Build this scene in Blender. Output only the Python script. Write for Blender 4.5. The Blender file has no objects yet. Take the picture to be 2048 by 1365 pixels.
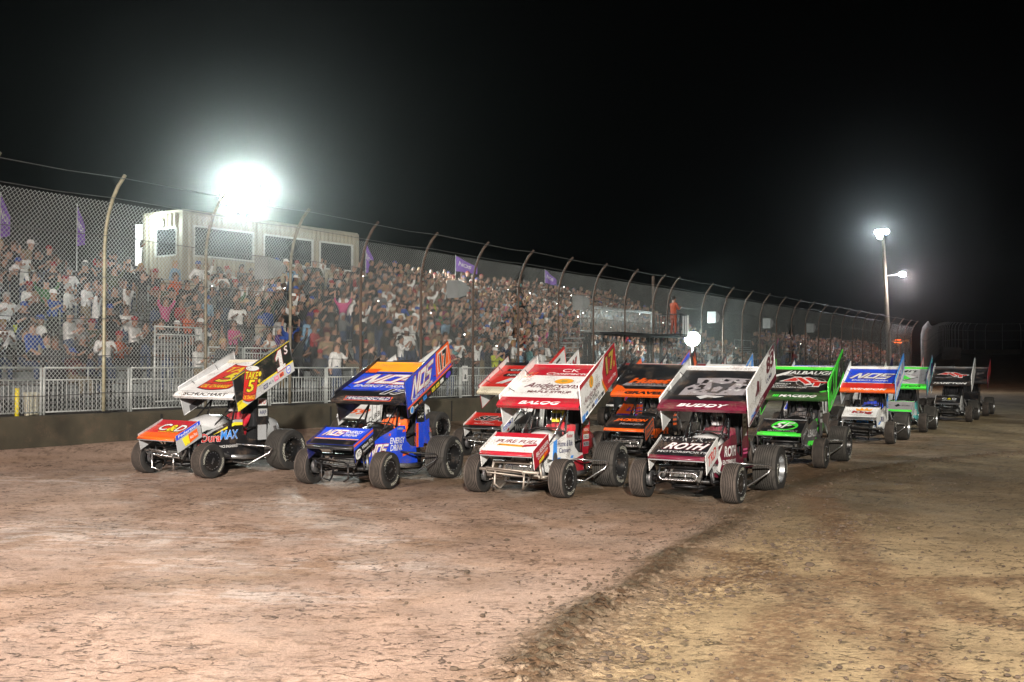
import bpy, math, random
import numpy as np
from math import sin, cos, pi, radians
from mathutils import Vector, Matrix
R = random.Random(7)
scene = bpy.context.scene
C = scene.collection
# ---------------------------------------------------------------- camera
F, H, PITCH = 2333.0, 2.131, 0.0232          # focal length in photo pixels, eye height, upward tilt
cam = bpy.data.cameras.new('camera'); co = bpy.data.objects.new('camera', cam); C.objects.link(co)
cam.sensor_width = 36; cam.lens = F/2048*36; cam.clip_end = 2000
co.location = (0, 0, H); co.rotation_euler = (pi/2+PITCH, 0, 0); scene.camera = co
# ---------------------------------------------------------------- night sky
w = bpy.data.worlds.new('World'); scene.world = w; w.use_nodes = True
nt = w.node_tree; bg = nt.nodes['Background']
sky = nt.nodes.new('ShaderNodeTexSky'); sky.sky_type = 'NISHITA'; sky.sun_disc = False
sky.sun_elevation = radians(-6); sky.sun_rotation = radians(120)
nt.links.new(sky.outputs[0], bg.inputs[0]); bg.inputs[1].default_value = 0.02
scene.view_settings.view_transform = 'Standard'; scene.view_settings.look = 'None'
scene.view_settings.exposure = 0; scene.view_settings.gamma = 1
scene.cycles.max_bounces = 6; scene.cycles.transparent_max_bounces = 8
scene.cycles.volume_bounces = 0; scene.cycles.caustics_reflective = False; scene.cycles.caustics_refractive = False
scene.cycles.sample_clamp_indirect = 4
# ---------------------------------------------------------------- the floodlights of the speedway (lamps)
def lamp(name, loc, power, col, size=0.6, target=None, spot=None, blend=.6):
    l = bpy.data.lights.new(name, 'SPOT' if spot else 'POINT'); l.energy = power; l.color = col; l.shadow_soft_size = size
    if spot: l.spot_size = radians(spot); l.spot_blend = blend
    o = bpy.data.objects.new(name, l); C.objects.link(o); o.location = loc
    if target: o.rotation_euler = (Vector(target)-Vector(loc)).to_track_quat('-Z', 'Y').to_euler()
    return o
lamp('infield_flood_lamp_a', (-13, -3, 8.5), 27000, (1, .84, .79), .35, (-8, 14, 0), 130, .9)
lamp('infield_flood_lamp_b', (1, -13, 9.5), 84000, (1, .94, .84), .35, (3, 18, 0), 54, .7)
lamp('infield_flood_lamp_c', (24, 22, 17), 19000, (1, .97, .86), .4, (8, 48, 3), 110, .9)
# ---------------------------------------------------------------- frame of the track
TH = .518; WX, WY = sin(TH), cos(TH)          # direction of the wall, away from the camera
NX, NY = -cos(TH), sin(TH)                    # across the track, towards the grandstand
K = .0154                                     # banking of the straight
DW = -8.72*NX+25.2*NY                         # distance of the wall
S0 = -8.72*WX+25.2*WY                         # fence post 0 along the wall
def SD(s, d, z=0): return Vector((s*WX+d*NX, s*WY+d*NY, z))
def sstep(a, b, x):
    t = np.clip((x-a)/(b-a), 0, 1); return t*t*(3-2*t)
def gh(x, y):
    d = x*NX+y*NY
    z = K*np.minimum(d, 22) + 4.6*sstep(100, 236, y)
    s = x*WX+y*WY
    z = z + .22*sstep(18.2, 20.2, d)*(1-sstep(24, 40, s))
    return z
def W(px, py, t):                             # photo pixel at depth t
    c, s = cos(PITCH), sin(PITCH); u = (px-1024)/F; v = (682.5-py)/F
    y = c-v*s; z = s+v*c
    return Vector((u/y*t, t, H+z/y*t))
def G(px, py):
    a, b = 3., 400.
    for _ in range(60):
        m = (a+b)/2; p = W(px, py, m)
        if p.z > gh(p.x, p.y): a = m
        else: b = m
    return W(px, py, a)
# ---------------------------------------------------------------- tagging
def tag(o, label=None, cat=None, group=None, kind=None):
    if label: o['label'] = label
    if cat: o['category'] = cat
    if group: o['group'] = group
    if kind: o['kind'] = kind
    return o
def empty(name, loc=(0, 0, 0), label=None, cat=None, group=None):
    o = bpy.data.objects.new(name, None); C.objects.link(o); o.location = loc; o.empty_display_size = .2
    return tag(o, label, cat, group)
def copy_tree(o, parent=None):
    c = o.copy(); C.objects.link(c)
    if parent: c.parent = parent
    for ch in o.children: copy_tree(ch, c)
    return c
# ---------------------------------------------------------------- materials
_m = {}
def mat(name, col, rough=.5, metal=0, var=.12, scale=8, coat=0, dirt=0, spec=.5, emit=None):
    if name in _m: return _m[name]
    m = bpy.data.materials.new(name); m.use_nodes = True; n = m.node_tree.nodes; l = m.node_tree.links
    b = n['Principled BSDF']; c = tuple(col[:3])+(1,)
    b.inputs['Base Color'].default_value = c; b.inputs['Roughness'].default_value = rough
    b.inputs['Metallic'].default_value = metal; b.inputs['Specular IOR Level'].default_value = spec
    if coat: b.inputs['Coat Weight'].default_value = coat; b.inputs['Coat Roughness'].default_value = .08
    if emit: b.inputs['Emission Color'].default_value = tuple(emit[0])+(1,); b.inputs['Emission Strength'].default_value = emit[1]
    if var or dirt:
        tc = n.new('ShaderNodeTexCoord'); nz = n.new('ShaderNodeTexNoise'); nz.inputs['Scale'].default_value = scale
        nz.inputs['Detail'].default_value = 4; l.new(tc.outputs['Object'], nz.inputs['Vector'])
        mp = n.new('ShaderNodeMapRange'); mp.inputs['From Min'].default_value = .3; mp.inputs['From Max'].default_value = .7
        mp.inputs['To Min'].default_value = 1-var; mp.inputs['To Max'].default_value = 1+var*.6
        l.new(nz.outputs['Fac'], mp.inputs['Value'])
        mx = n.new('ShaderNodeMix'); mx.data_type = 'RGBA'; mx.blend_type = 'MULTIPLY'; mx.inputs['Factor'].default_value = 1
        mx.inputs['A'].default_value = c; l.new(mp.outputs[0], mx.inputs['B']); out = mx.outputs['Result']
        if dirt:
            n2 = n.new('ShaderNodeTexNoise'); n2.inputs['Scale'].default_value = 55; n2.inputs['Detail'].default_value = 3
            l.new(tc.outputs['Object'], n2.inputs['Vector'])
            n3 = n.new('ShaderNodeTexNoise'); n3.inputs['Scale'].default_value = 3.3; l.new(tc.outputs['Object'], n3.inputs['Vector'])
            mu = n.new('ShaderNodeMath'); mu.operation = 'MULTIPLY'; l.new(n2.outputs['Fac'], mu.inputs[0]); l.new(n3.outputs['Fac'], mu.inputs[1])
            m2 = n.new('ShaderNodeMapRange'); m2.inputs['From Min'].default_value = .285; m2.inputs['From Max'].default_value = .37
            m2.inputs['To Max'].default_value = dirt; l.new(mu.outputs[0], m2.inputs['Value'])
            mz = n.new('ShaderNodeMix'); mz.data_type = 'RGBA'; l.new(m2.outputs[0], mz.inputs['Factor']); l.new(out, mz.inputs['A'])
            mz.inputs['B'].default_value = (.16, .105, .07, 1); out = mz.outputs['Result']
            ma = n.new('ShaderNodeMath'); ma.operation = 'ADD'; ma.inputs[1].default_value = rough; l.new(m2.outputs[0], ma.inputs[0]); l.new(ma.outputs[0], b.inputs['Roughness'])
        l.new(out, b.inputs['Base Color'])
    _m[name] = m; return m
def paint(name, col): return mat('paint_'+name, col, .36, 0, .07, 5, .4, .55)
PAL = dict(white=(.80, .80, .79), silver=(.42, .43, .44), black=(.012, .012, .014), red=(.66, .028, .022), darkred=(.24, .012, .02),
    maroon=(.135, .010, .030), blue=(.018, .075, .72), navy=(.012, .016, .11), orange=(.92, .13, .012), amber=(.98, .40, .03), yellow=(.88, .72, .03),
    gold=(.48, .33, .06), green=(.07, .80, .06), dkgreen=(.03, .09, .025), grey=(.33, .31, .33), ltgrey=(.55, .56, .56), dkgrey=(.07, .07, .075),
    purple=(.10, .035, .55), skyblue=(.05, .28, .80), crimson=(.44, .014, .03), pink=(.8, .12, .3), cream=(.7, .66, .5), teal=(.1, .5, .5))
def P(n): return paint(n, PAL[n])
# ---------------------------------------------------------------- mesh builder
class MB:
    def __init__(s): s.v = []; s.f = []; s.mi = []; s.mats = []; s.sm = []
    def m(s, mt):
        if mt not in s.mats: s.mats.append(mt)
        return s.mats.index(mt)
    def add(s, vs, fs, mt, smooth=False):
        b = len(s.v); s.v += [tuple(p) for p in vs]; k = s.m(mt)
        for f in fs: s.f.append([i+b for i in f]); s.mi.append(k); s.sm.append(smooth)
    def box(s, c, d, mt, rot=None):
        x, y, z = d[0]/2, d[1]/2, d[2]/2
        vs = [Vector((a*x, b*y, e*z)) for a in (-1, 1) for b in (-1, 1) for e in (-1, 1)]
        if rot is not None: vs = [rot @ p for p in vs]
        vs = [p+Vector(c) for p in vs]
        s.add(vs, [(0, 1, 3, 2), (4, 6, 7, 5), (0, 4, 5, 1), (2, 3, 7, 6), (0, 2, 6, 4), (1, 5, 7, 3)], mt)
    def tube(s, pts, r, mt, n=8, closed=False, cap=True):
        pts = [Vector(p) for p in pts]; N = len(pts)
        rs = r if isinstance(r, (list, tuple)) else [r]*N
        vs = []; up = Vector((0, 0, 1)); prev = None
        for i, p in enumerate(pts):
            if closed: t = pts[(i+1) % N]-pts[i-1]
            else: t = pts[min(i+1, N-1)]-pts[max(i-1, 0)]
            t.normalize()
            if prev is None:
                a = up if abs(t.z) < .9 else Vector((1, 0, 0)); e = t.cross(a).normalized()
            else:
                e = (prev-t*prev.dot(t)); e = e.normalized() if e.length > 1e-6 else t.orthogonal().normalized()
            prev = e; g = t.cross(e)
            for k in range(n):
                a = 2*pi*k/n; vs.append(p+(e*cos(a)+g*sin(a))*rs[i])
        fs = []
        for i in range(N if closed else N-1):
            j = (i+1) % N
            for k in range(n): fs.append((i*n+k, i*n+(k+1) % n, j*n+(k+1) % n, j*n+k))
        if cap and not closed: fs.append(tuple(reversed(range(n)))); fs.append(tuple(range((N-1)*n, N*n)))
        s.add(vs, fs, mt, True)
    def lathe(s, prof, mt, n=40, axis='x', c=(0, 0, 0), mats=None):
        vs = []; c = Vector(c)
        for (a, r) in prof:
            for k in range(n):
                t = 2*pi*k/n
                vs.append(c+(Vector((a, r*cos(t), r*sin(t))) if axis == 'x' else Vector((r*cos(t), r*sin(t), a))))
        for i in range(len(prof)-1):
            mm = mats[i] if mats else mt
            b = vs[i*n:(i+2)*n]
            s.add(b, [(k, (k+1) % n, n+(k+1) % n, n+k) for k in range(n)], mm, True)
    def loft(s, rings, mt, smooth=True, cap=True, closed=True):
        n = len(rings[0]); vs = [p for r in rings for p in r]; fs = []
        for i in range(len(rings)-1):
            for k in range(n if closed else n-1): fs.append((i*n+k, i*n+(k+1) % n, (i+1)*n+(k+1) % n, (i+1)*n+k))
        if cap: fs.append(tuple(reversed(range(n)))); fs.append(tuple(range((len(rings)-1)*n, len(rings)*n)))
        s.add(vs, fs, mt, smooth)
    def slab(s, poly, n, th, mt, mt2=None):
        n = Vector(n).normalized(); a = [Vector(p) for p in poly]; b = [p-n*th for p in a]; k = len(a)
        s.add(a, [tuple(range(k))], mt); s.add(b, [tuple(reversed(range(k)))], mt2 or mt)
        s.add(a+b, [(i, i+k, (i+1) % k+k, (i+1) % k) for i in range(k)], mt2 or mt)
    def build(s, name, parent=None, data_only=False):
        me = bpy.data.meshes.new(name); me.from_pydata(s.v, [], s.f); me.polygons.foreach_set('material_index', s.mi)
        me.polygons.foreach_set('use_smooth', s.sm)
        for m_ in s.mats: me.materials.append(m_)
        me.update()
        if data_only: return me
        o = bpy.data.objects.new(name, me); C.objects.link(o)
        if parent: o.parent = parent
        return o
# ---------------------------------------------------------------- lettering: glyph outlines of the built-in font, mapped on surfaces
_tx = {}
def glyphs(s, bold=.02, shear=0.):
    k = (s, bold, shear)
    if k in _tx: return _tx[k]
    cu = bpy.data.curves.new('lettering', 'FONT'); cu.body = s; cu.size = 1; cu.offset = bold; cu.shear = shear; cu.resolution_u = 3
    o = bpy.data.objects.new('lettering', cu); C.objects.link(o)
    dg = bpy.context.evaluated_depsgraph_get(); me = o.evaluated_get(dg).to_mesh()
    vs = np.array([v.co[:2] for v in me.vertices]) if len(me.vertices) else np.zeros((1, 2)); fs = [tuple(p.vertices) for p in me.polygons]
    fs = [f if sum(vs[f[i]][0]*vs[f[(i+1) % len(f)]][1]-vs[f[(i+1) % len(f)]][0]*vs[f[i]][1] for i in range(len(f))) > 0 else f[::-1] for f in fs]
    o.evaluated_get(dg).to_mesh_clear(); bpy.data.objects.remove(o); bpy.data.curves.remove(cu)
    _tx[k] = (vs, fs); return _tx[k]
def text(mb, surf, s, cx, cy, w_, h_, mt, lay=1, bold=.025, shear=0., rot=0., out=None, ow=.05):
    base, _ = glyphs(s, 0 if bold == 0 else .0, shear); lo, hi = base.min(0), base.max(0)
    sx, sy = w_/(hi[0]-lo[0]), h_/(hi[1]-lo[1]); mid = (lo+hi)/2
    def put(b, mm, L):
        vs, fs = glyphs(s, b, shear); q = (vs-mid)*np.array([sx, sy]); c, n = cos(rot), sin(rot)
        mb.add([surf(cx+a*c-b_*n, cy+a*n+b_*c, L) for a, b_ in q], fs, mm)
    if out: put(bold*.45+ow*.75, out, lay); lay += 1
    put(bold*.45, mt, lay)
def shape(mb, surf, pts, mt, lay=1):
    a = sum(pts[i][0]*pts[(i+1) % len(pts)][1]-pts[(i+1) % len(pts)][0]*pts[i][1] for i in range(len(pts)))
    if a < 0: pts = pts[::-1]
    mb.add([surf(u, v, lay) for u, v in pts], [tuple(range(len(pts)))], mt)
def rect(x0, y0, x1, y1, sl=0): return [(x0, y0), (x1, y0), (x1+sl, y1), (x0+sl, y1)]
def oval(cx, cy, a, b, n=20, rot=0):
    c, s = cos(rot), sin(rot)
    return [(cx+a*cos(t)*c-b*sin(t)*s, cy+a*cos(t)*s+b*sin(t)*c) for t in [2*pi*i/n for i in range(n)]]
# ================================================================ ground
def hsh(ix, iy, s):
    h = (ix.astype(np.int64)*374761393+iy.astype(np.int64)*668265263+s*974711) & 0x7fffffff
    h = ((h ^ (h >> 13))*1274126177) & 0x7fffffff
    return ((h ^ (h >> 16)) & 0xffff)/65535.
def vn(x, y, s=0):
    ix, iy = np.floor(x), np.floor(y); fx, fy = x-ix, y-iy; fx = fx*fx*(3-2*fx); fy = fy*fy*(3-2*fy)
    return (hsh(ix, iy, s)*(1-fx)+hsh(ix+1, iy, s)*fx)*(1-fy)+(hsh(ix, iy+1, s)*(1-fx)+hsh(ix+1, iy+1, s)*fx)*fy
def fbm(x, y, s=0, o=4):
    r = 0; a = .5
    for i in range(o): r = r+a*vn(x*2**i+17*i, y*2**i-9*i, s+i); a *= .5
    return r/(1-.5**o)
def pdist(x, y, pts):
    best = np.full(x.shape, 1e9)
    for a, b in zip(pts[:-1], pts[1:]):
        dx, dy = b[0]-a[0], b[1]-a[1]; t = np.clip(((x-a[0])*dx+(y-a[1])*dy)/(dx*dx+dy*dy), 0, 1)
        best = np.minimum(best, np.hypot(x-a[0]-t*dx, y-a[1]-t*dy))
    return best
def path(pp): return [tuple(G(*p)[:2]) for p in pp]
BERM = path([(1040, 1364), (1150, 1240), (1264, 1180), (1344, 1110), (1430, 1070), (1500, 1015), (1580, 978), (1720, 945), (1850, 925), (2040, 905)])
BERM2 = path([(1180, 1360), (1330, 1225), (1430, 1180), (1540, 1110), (1640, 1070), (1760, 1030)])
RUTS = [path(p) for p in ([(1860, 1364), (1800, 1240), (1740, 1150), (1680, 1070), (1640, 1000), (1610, 930)], [(1380, 1165), (1560, 1158), (1800, 1165), (2047, 1160)],
    [(1500, 1364), (1560, 1260), (1640, 1190), (1720, 1150)], [(1440, 1110), (1500, 1130), (1560, 1170), (1700, 1260)], [(1850, 1180), (1960, 1240), (2047, 1250)])]
LANE = path([(0, 1185), (300, 1172), (600, 1140), (800, 1100), (1000, 1062), (1250, 1030)])
LANE2 = path([(0, 1090), (260, 1040), (520, 1010), (760, 985)])
PATCH = [(G(*p), a, b) for p, a, b in (((620, 1010), 1.3, .8), ((420, 1070), 1.8, .9), ((60, 1070), 2.2, 1.3), ((690, 1130), 1.2, .5), ((530, 1190), 1.2, .5),
    ((380, 1130), 1., .4), ((100, 960), 2.5, 1.), ((760, 1080), .8, .4), ((440, 930), 1., .6))]
def build_ground():
    rows = []; t = 5.2
    while t < 420: rows.append(t); t += max(.012, t*t*.00027)
    T = np.array([-25, -12, -4, 1, 3.5]+rows); nu = 820; U = np.linspace(-.78, .78, nu)
    TT, UU = np.meshgrid(T, U, indexing='ij'); Y = TT; X = UU*np.maximum(TT, 5.2)*1.0
    X = np.where(TT < 5.2, UU/.78*22*np.abs(UU)/.78 if False else UU*28, X)
    d = X*NX+Y*NY; s = X*WX+Y*WY
    Z = gh(X, Y)
    near = 1-sstep(30, 60, Y)
    br = pdist(X, Y, BERM); b2 = pdist(X, Y, BERM2)
    right = sstep(-.3, .5, np.where(True, 0, 0))
    rut = np.zeros_like(X)
    for q in RUTS: rut = np.maximum(rut, 1-sstep(.10, .42, pdist(X, Y, q)+.25*(fbm(X*2, Y*2, 5)-.5)))
    wob = fbm(X*1.7, Y*1.7, 3)
    bm = np.exp(-(br/(.13+.2*wob))**2)*(.6+.7*fbm(X*1.1, Y*1.1, 9)); bm2 = np.exp(-(b2/(.35+.2*wob))**2)*(.2+.8*fbm(X*1.3, Y*1.3, 8))
    cl = fbm(X*14, Y*14, 21, 3); cl2 = fbm(X*32, Y*32, 33, 3); cl3 = fbm(X*24, Y*24, 35, 4)
    Z = Z+near*(.03*(fbm(X*.6, Y*.6, 1)-.5)+.016*(fbm(X*3, Y*3, 2)-.5)+.006*(cl-.5))
    Z = Z+near*(bm*(.03+.05*np.maximum(cl-.42, 0)+.05*np.abs(cl3-.5)*2)+bm2*(.008+.03*np.maximum(cl-.45, 0)+.035*np.abs(cl3-.5)*2)+rut*.008*(cl3-.4))
    # colour of the clay (damp, dry and worn areas)
    side = sstep(-.6, .9, (X-np.interp(Y, [p[1] for p in BERM], [p[0] for p in BERM])))     # 0 on the racing surface, 1 on the infield side
    track = np.array([.46, .325, .25]); tan = np.array([.40, .295, .168]); damp = np.array([.13, .100, .062]); pale = np.array([.62, .52, .46]); rust = np.array([.205, .120, .066])
    col = track[None, None]*(1-side[..., None])+tan[None, None]*side[..., None]
    def mixc(c, k): nonlocal col; k = np.clip(k, 0, 1)[..., None]; col = col*(1-k)+c*k
    # the groove where the cars run is damp and dark, drier towards the outside wall
    g = sstep(13.5, 21, Y+.45*X+3*(fbm(X*.5, Y*.25, 40)-.5))*(.75+.7*(fbm(X*.9, Y*.4, 41)-.3)); g = g*(1-.85*sstep(11.5, 15.5, d+1.5*(wob-.5))*(1-sstep(26, 40, Y))); mixc(damp, g*.92*(1-.6*sstep(70, 120, Y)))
    mixc(rust*1.2, (1-side)*sstep(.5, .68, fbm(s*.35, d*1.2, 44))*.32*near)
    mixc(np.array([.33, .212, .135]), (1-sstep(.1, .55, pdist(X, Y, LANE)+.3*(wob-.5)))*.6); mixc(np.array([.38, .26, .18]), (1-sstep(.1, .5, pdist(X, Y, LANE2)+.3*(wob-.5)))*.45)
    for p, a, b in PATCH:
        rx = (X-p.x)/a; ry = (Y-p.y)/b; mixc(pale, (np.exp(-(rx*rx+ry*ry)*1.2))*sstep(.45, .62, fbm(X*4, Y*9, 50, 5))*.7)
    mixc(rust*.9, rut*(.38+.45*sstep(.40, .52, cl3))); mixc(np.array([.13, .10, .065]), bm*(.40+.75*sstep(.28, .5, fbm(X*3, Y*3, 60)))); mixc(rust*.5, (bm2*.9+bm*.8)*sstep(.42, .56, cl3))
    mixc(rust*.7, near*(1-.5*side)*sstep(.62, .72, fbm(X*7, Y*13, 71, 4))*.45)
    mixc(damp*.5, near*sstep(.70, .76, fbm(X*15, Y*26, 72, 3))*.5)
    mixc(np.array([.07, .055, .04]), near*side*sstep(.72, .78, fbm(X*13, Y*13, 73, 3))*.7)
    nr, nc = X.shape; V = np.stack([X, Y, Z], -1).reshape(-1, 3)
    i = np.arange(nr-1)[:, None]*nc+np.arange(nc-1)[None]; q = np.stack([i, i+1, i+nc+1, i+nc], -1).reshape(-1, 4)
    me = bpy.data.meshes.new('ground'); me.vertices.add(len(V)); me.vertices.foreach_set('co', V.ravel())
    me.loops.add(q.size); me.loops.foreach_set('vertex_index', q.ravel().astype(np.int32)); me.polygons.add(len(q))
    me.polygons.foreach_set('loop_start', np.arange(0, q.size, 4, dtype=np.int32)); me.polygons.foreach_set('use_smooth', np.ones(len(q), bool))
    me.update(calc_edges=True); me.validate()
    a = me.color_attributes.new('clay', 'FLOAT_COLOR', 'POINT'); rgba = np.concatenate([col.reshape(-1, 3), np.ones((len(V), 1))], 1)
    a.data.foreach_set('color', rgba.ravel().astype(np.float32))
    m = bpy.data.materials.new('clay'); m.use_nodes = True; n = m.node_tree.nodes; l = m.node_tree.links; b = n['Principled BSDF']
    at = n.new('ShaderNodeAttribute'); at.attribute_name = 'clay'; tc = n.new('ShaderNodeNewGeometry')
    mapn = n.new('ShaderNodeMapping'); mapn.inputs['Scale'].default_value = (.55, 1, 1); mapn.inputs['Rotation'].default_value = (0, 0, .15); l.new(tc.outputs['Position'], mapn.inputs['Vector'])
    def noise(sc, det, v=None, rough=.55):
        z = n.new('ShaderNodeTexNoise'); z.inputs['Scale'].default_value = sc; z.inputs['Detail'].default_value = det; z.inputs['Roughness'].default_value = rough; l.new((v or tc.outputs['Position']), z.inputs['Vector']); return z.outputs['Fac']
    def ramp(x, a, b_, lo=0, hi=1):
        z = n.new('ShaderNodeMapRange'); z.inputs['From Min'].default_value = a; z.inputs['From Max'].default_value = b_; z.inputs['To Min'].default_value = lo; z.inputs['To Max'].default_value = hi; l.new(x, z.inputs['Value']); return z.outputs[0]
    def mul(a_, b_, blend='MULTIPLY', f=1.):
        z = n.new('ShaderNodeMix'); z.data_type = 'RGBA'; z.blend_type = blend; z.inputs['Factor'].default_value = f; l.new(a_, z.inputs['A']); l.new(b_, z.inputs['B']); return z.outputs['Result']
    c = mul(at.outputs['Color'], ramp(noise(1.3, 6), .3, .7, .78, 1.2)); c = mul(c, ramp(noise(38, 5, rough=.7), .3, .7, .7, 1.25))
    chips = ramp(noise(14, 8, mapn.outputs[0], .66), .31, .40, .5, 1.); c = mul(c, chips)
    chips2 = ramp(noise(45, 6, mapn.outputs[0], .6), .33, .40, .75, 1.); c = mul(c, chips2)
    # cracked, flaking crust
    nd = n.new('ShaderNodeTexNoise'); nd.inputs['Scale'].default_value = 7; nd.inputs['Detail'].default_value = 4; l.new(tc.outputs['Position'], nd.inputs['Vector'])
    vm = n.new('ShaderNodeVectorMath'); vm.operation = 'MULTIPLY_ADD'; vm.inputs[1].default_value = (.16, .16, .16); l.new(nd.outputs['Color'], vm.inputs[0]); l.new(mapn.outputs[0], vm.inputs[2])
    vo = n.new('ShaderNodeTexVoronoi'); vo.feature = 'DISTANCE_TO_EDGE'; vo.inputs['Scale'].default_value = 6.5; l.new(vm.outputs[0], vo.inputs['Vector'])
    line = ramp(vo.outputs['Distance'], .02, .065, 1, 0); brk = ramp(noise(11, 4), .46, .53); zone = ramp(noise(.8, 4), .40, .56)
    m1 = n.new('ShaderNodeMath'); m1.operation = 'MULTIPLY'; l.new(line, m1.inputs[0]); l.new(brk, m1.inputs[1]); m2 = n.new('ShaderNodeMath'); m2.operation = 'MULTIPLY'; l.new(m1.outputs[0], m2.inputs[0]); l.new(zone, m2.inputs[1])
    cr = ramp(m2.outputs[0], 0, 1, 1, .30); c = mul(c, cr)
    l.new(c, b.inputs['Base Color']); l.new(ramp(noise(2, 3), .3, .7, .62, .95), b.inputs['Roughness']); b.inputs['Specular IOR Level'].default_value = .15
    bp = n.new('ShaderNodeBump'); bp.inputs['Strength'].default_value = .9; bp.inputs['Distance'].default_value = .02
    ad = n.new('ShaderNodeMath'); ad.operation = 'ADD'; ad0 = n.new('ShaderNodeMath'); ad0.operation = 'MULTIPLY'; l.new(chips, ad0.inputs[0]); l.new(cr, ad0.inputs[1]); l.new(ad0.outputs[0], ad.inputs[0]); l.new(noise(60, 5, rough=.7), ad.inputs[1]); l.new(ad.outputs[0], bp.inputs['Height']); l.new(bp.outputs[0], b.inputs['Normal'])
    me.materials.append(m); o = bpy.data.objects.new('ground', me); C.objects.link(o); tag(o, kind='structure')
    # loose clods
    mc = mat('clod', (.08, .055, .036), .9, 0, .4, 20); mb = MB()
    def clod(x, y, r):
        n_ = 7; vs = []
        for zz, rr in ((-.4, .7), (.05, 1.), (.5, .6)):
            for k in range(n_): a_ = 2*pi*k/n_; q_ = r*rr*(.7+.6*R.random()); vs.append((x+q_*cos(a_), y+q_*sin(a_), float(gh(np.float64(x), np.float64(y)))+r*zz+r*.35))
        fs = [(i_*n_+k, i_*n_+(k+1) % n_, (i_+1)*n_+(k+1) % n_, (i_+1)*n_+k) for i_ in range(2) for k in range(n_)]+[tuple(range(2*n_, 3*n_))]
        mb.add(vs, fs, mc)
    for _ in range(5200):
        q = R.choice([BERM]*3+[BERM2]); i_ = R.randrange(len(q)-1); t_ = R.random(); x = q[i_][0]*(1-t_)+q[i_+1][0]*t_; y = q[i_][1]*(1-t_)+q[i_+1][1]*t_
        clod(x+R.gauss(0, .2), y+R.gauss(0, .22), abs(R.gauss(0, .011))+.005)
    for _ in range(2200):
        y = 7.5+R.random()**1.5*16; x = y*R.uniform(-.1, .5)
        if x < np.interp(y, [p[1] for p in BERM], [p[0] for p in BERM])-1 and R.random() < .6: continue
        clod(x, y, abs(R.gauss(0, .009))+.004)
    for px, py, r in ((1083, 1355, .045), (1300, 1360, .04), (1880, 1210, .03), (1730, 1228, .025), (1180, 1120, .02), (2030, 1232, .025), (1600, 1120, .03), (1440, 1215, .03)):
        p = G(px, py); clod(p.x, p.y, r)
    tag(mb.build('dirt_clods'), kind='stuff')
build_ground()
# ================================================================ outer wall
ZW = 1.16
m_conc = mat('old_concrete', (.055, .047, .03), .9, 0, .45, 1.3, dirt=.25)
m_galv = mat('galvanised', (.56, .59, .57), .5, .25, .2, 6)
m_galvd = mat('galvanised_dull', (.34, .36, .36), .55, .4, .25, 5)
m_rust = mat('rusty_pipe', (.085, .055, .04), .75, .2, .45, 9)
m_pipe = mat('yellowed_pipe', (.33, .31, .21), .55, .2, .3, 7)
m_dark = mat('dark_steel', (.03, .03, .032), .5, .5, .2, 6)
m_cable = mat('steel_cable', (.16, .16, .16), .5, .6, .1, 5)
m_alu = mat('bare_aluminium', (.50, .51, .52), .35, .7, .15, 4)
def fp(n): return S0+3.05*n
mb = MB(); prof = [(0, -.6), (0, ZW-.05), (.05, ZW), (.3, ZW), (.34, -.6)]
rings = []
for i in range(0, 130):
    s = fp(-6)+i*.9
    if s > fp(29): break
    rings.append([SD(s, DW+a, z+.012*(vn(np.float64(s*.9), np.float64(z*3), 4)-.5)) for a, z in prof])
mb.loft(rings, m_conc, False)
for n in np.arange(-5.5, 29, 2): mb.box(SD(fp(n), DW-.002, ZW-.62), (.05, .03, 1.1), mat('wall_joint', (.012, .011, .009), .9, 0, .2, 4), Matrix.Rotation(pi/2-TH, 3, 'Z'))
tag(mb.build('concrete_wall'), 'dark stained concrete wall along the outside of the dirt straight', 'wall')
# ================================================================ catch fence
PROF = [(0, ZW), (0, 2.5), (0, 3.8), (0, 4.75), (.03, 5.1), (.11, 5.45), (.24, 5.78), (.41, 6.05), (.62, 6.27)]
def offz(z): return float(np.interp(z, [p[1] for p in PROF], [p[0] for p in PROF]))
fence = empty('catch_fence', SD(S0, DW, ZW), 'tall catch fence of curved posts, cables and chain link on the dark outside wall', 'fence')
def at_base(o, e): o.parent = e; o.matrix_parent_inverse = Matrix.Translation(-e.location); return o
DF = DW+.14
def post_mesh(mt, hi=True):
    b = MB(); b.tube([(0, -a, z-ZW) for a, z in (PROF if hi else PROF[::2])], .04, mt, 10 if hi else 6); b.box((0, 0, .02), (.2, .2, .04), m_dark)
    return b.build('post', data_only=True)
m_gpipe = mat('weathered_pipe', (.17, .15, .11), .7, .2, .4, 7)
pm = [post_mesh(m_pipe), post_mesh(m_rust), post_mesh(m_rust, False), post_mesh(m_gpipe)]
rotn = math.atan2(NY, NX)-pi/2
for n in range(-5, 30):
    nn = n if n != 11 else 10.55
    o = bpy.data.objects.new('post', pm[0 if n <= 0 else 3 if n <= 2 else 1 if n < 12 else 2]); C.objects.link(o)
    o.location = SD(fp(nn), DF, ZW); o.rotation_euler = (0, R.uniform(-.006, .006), rotn); at_base(o, fence)
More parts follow.
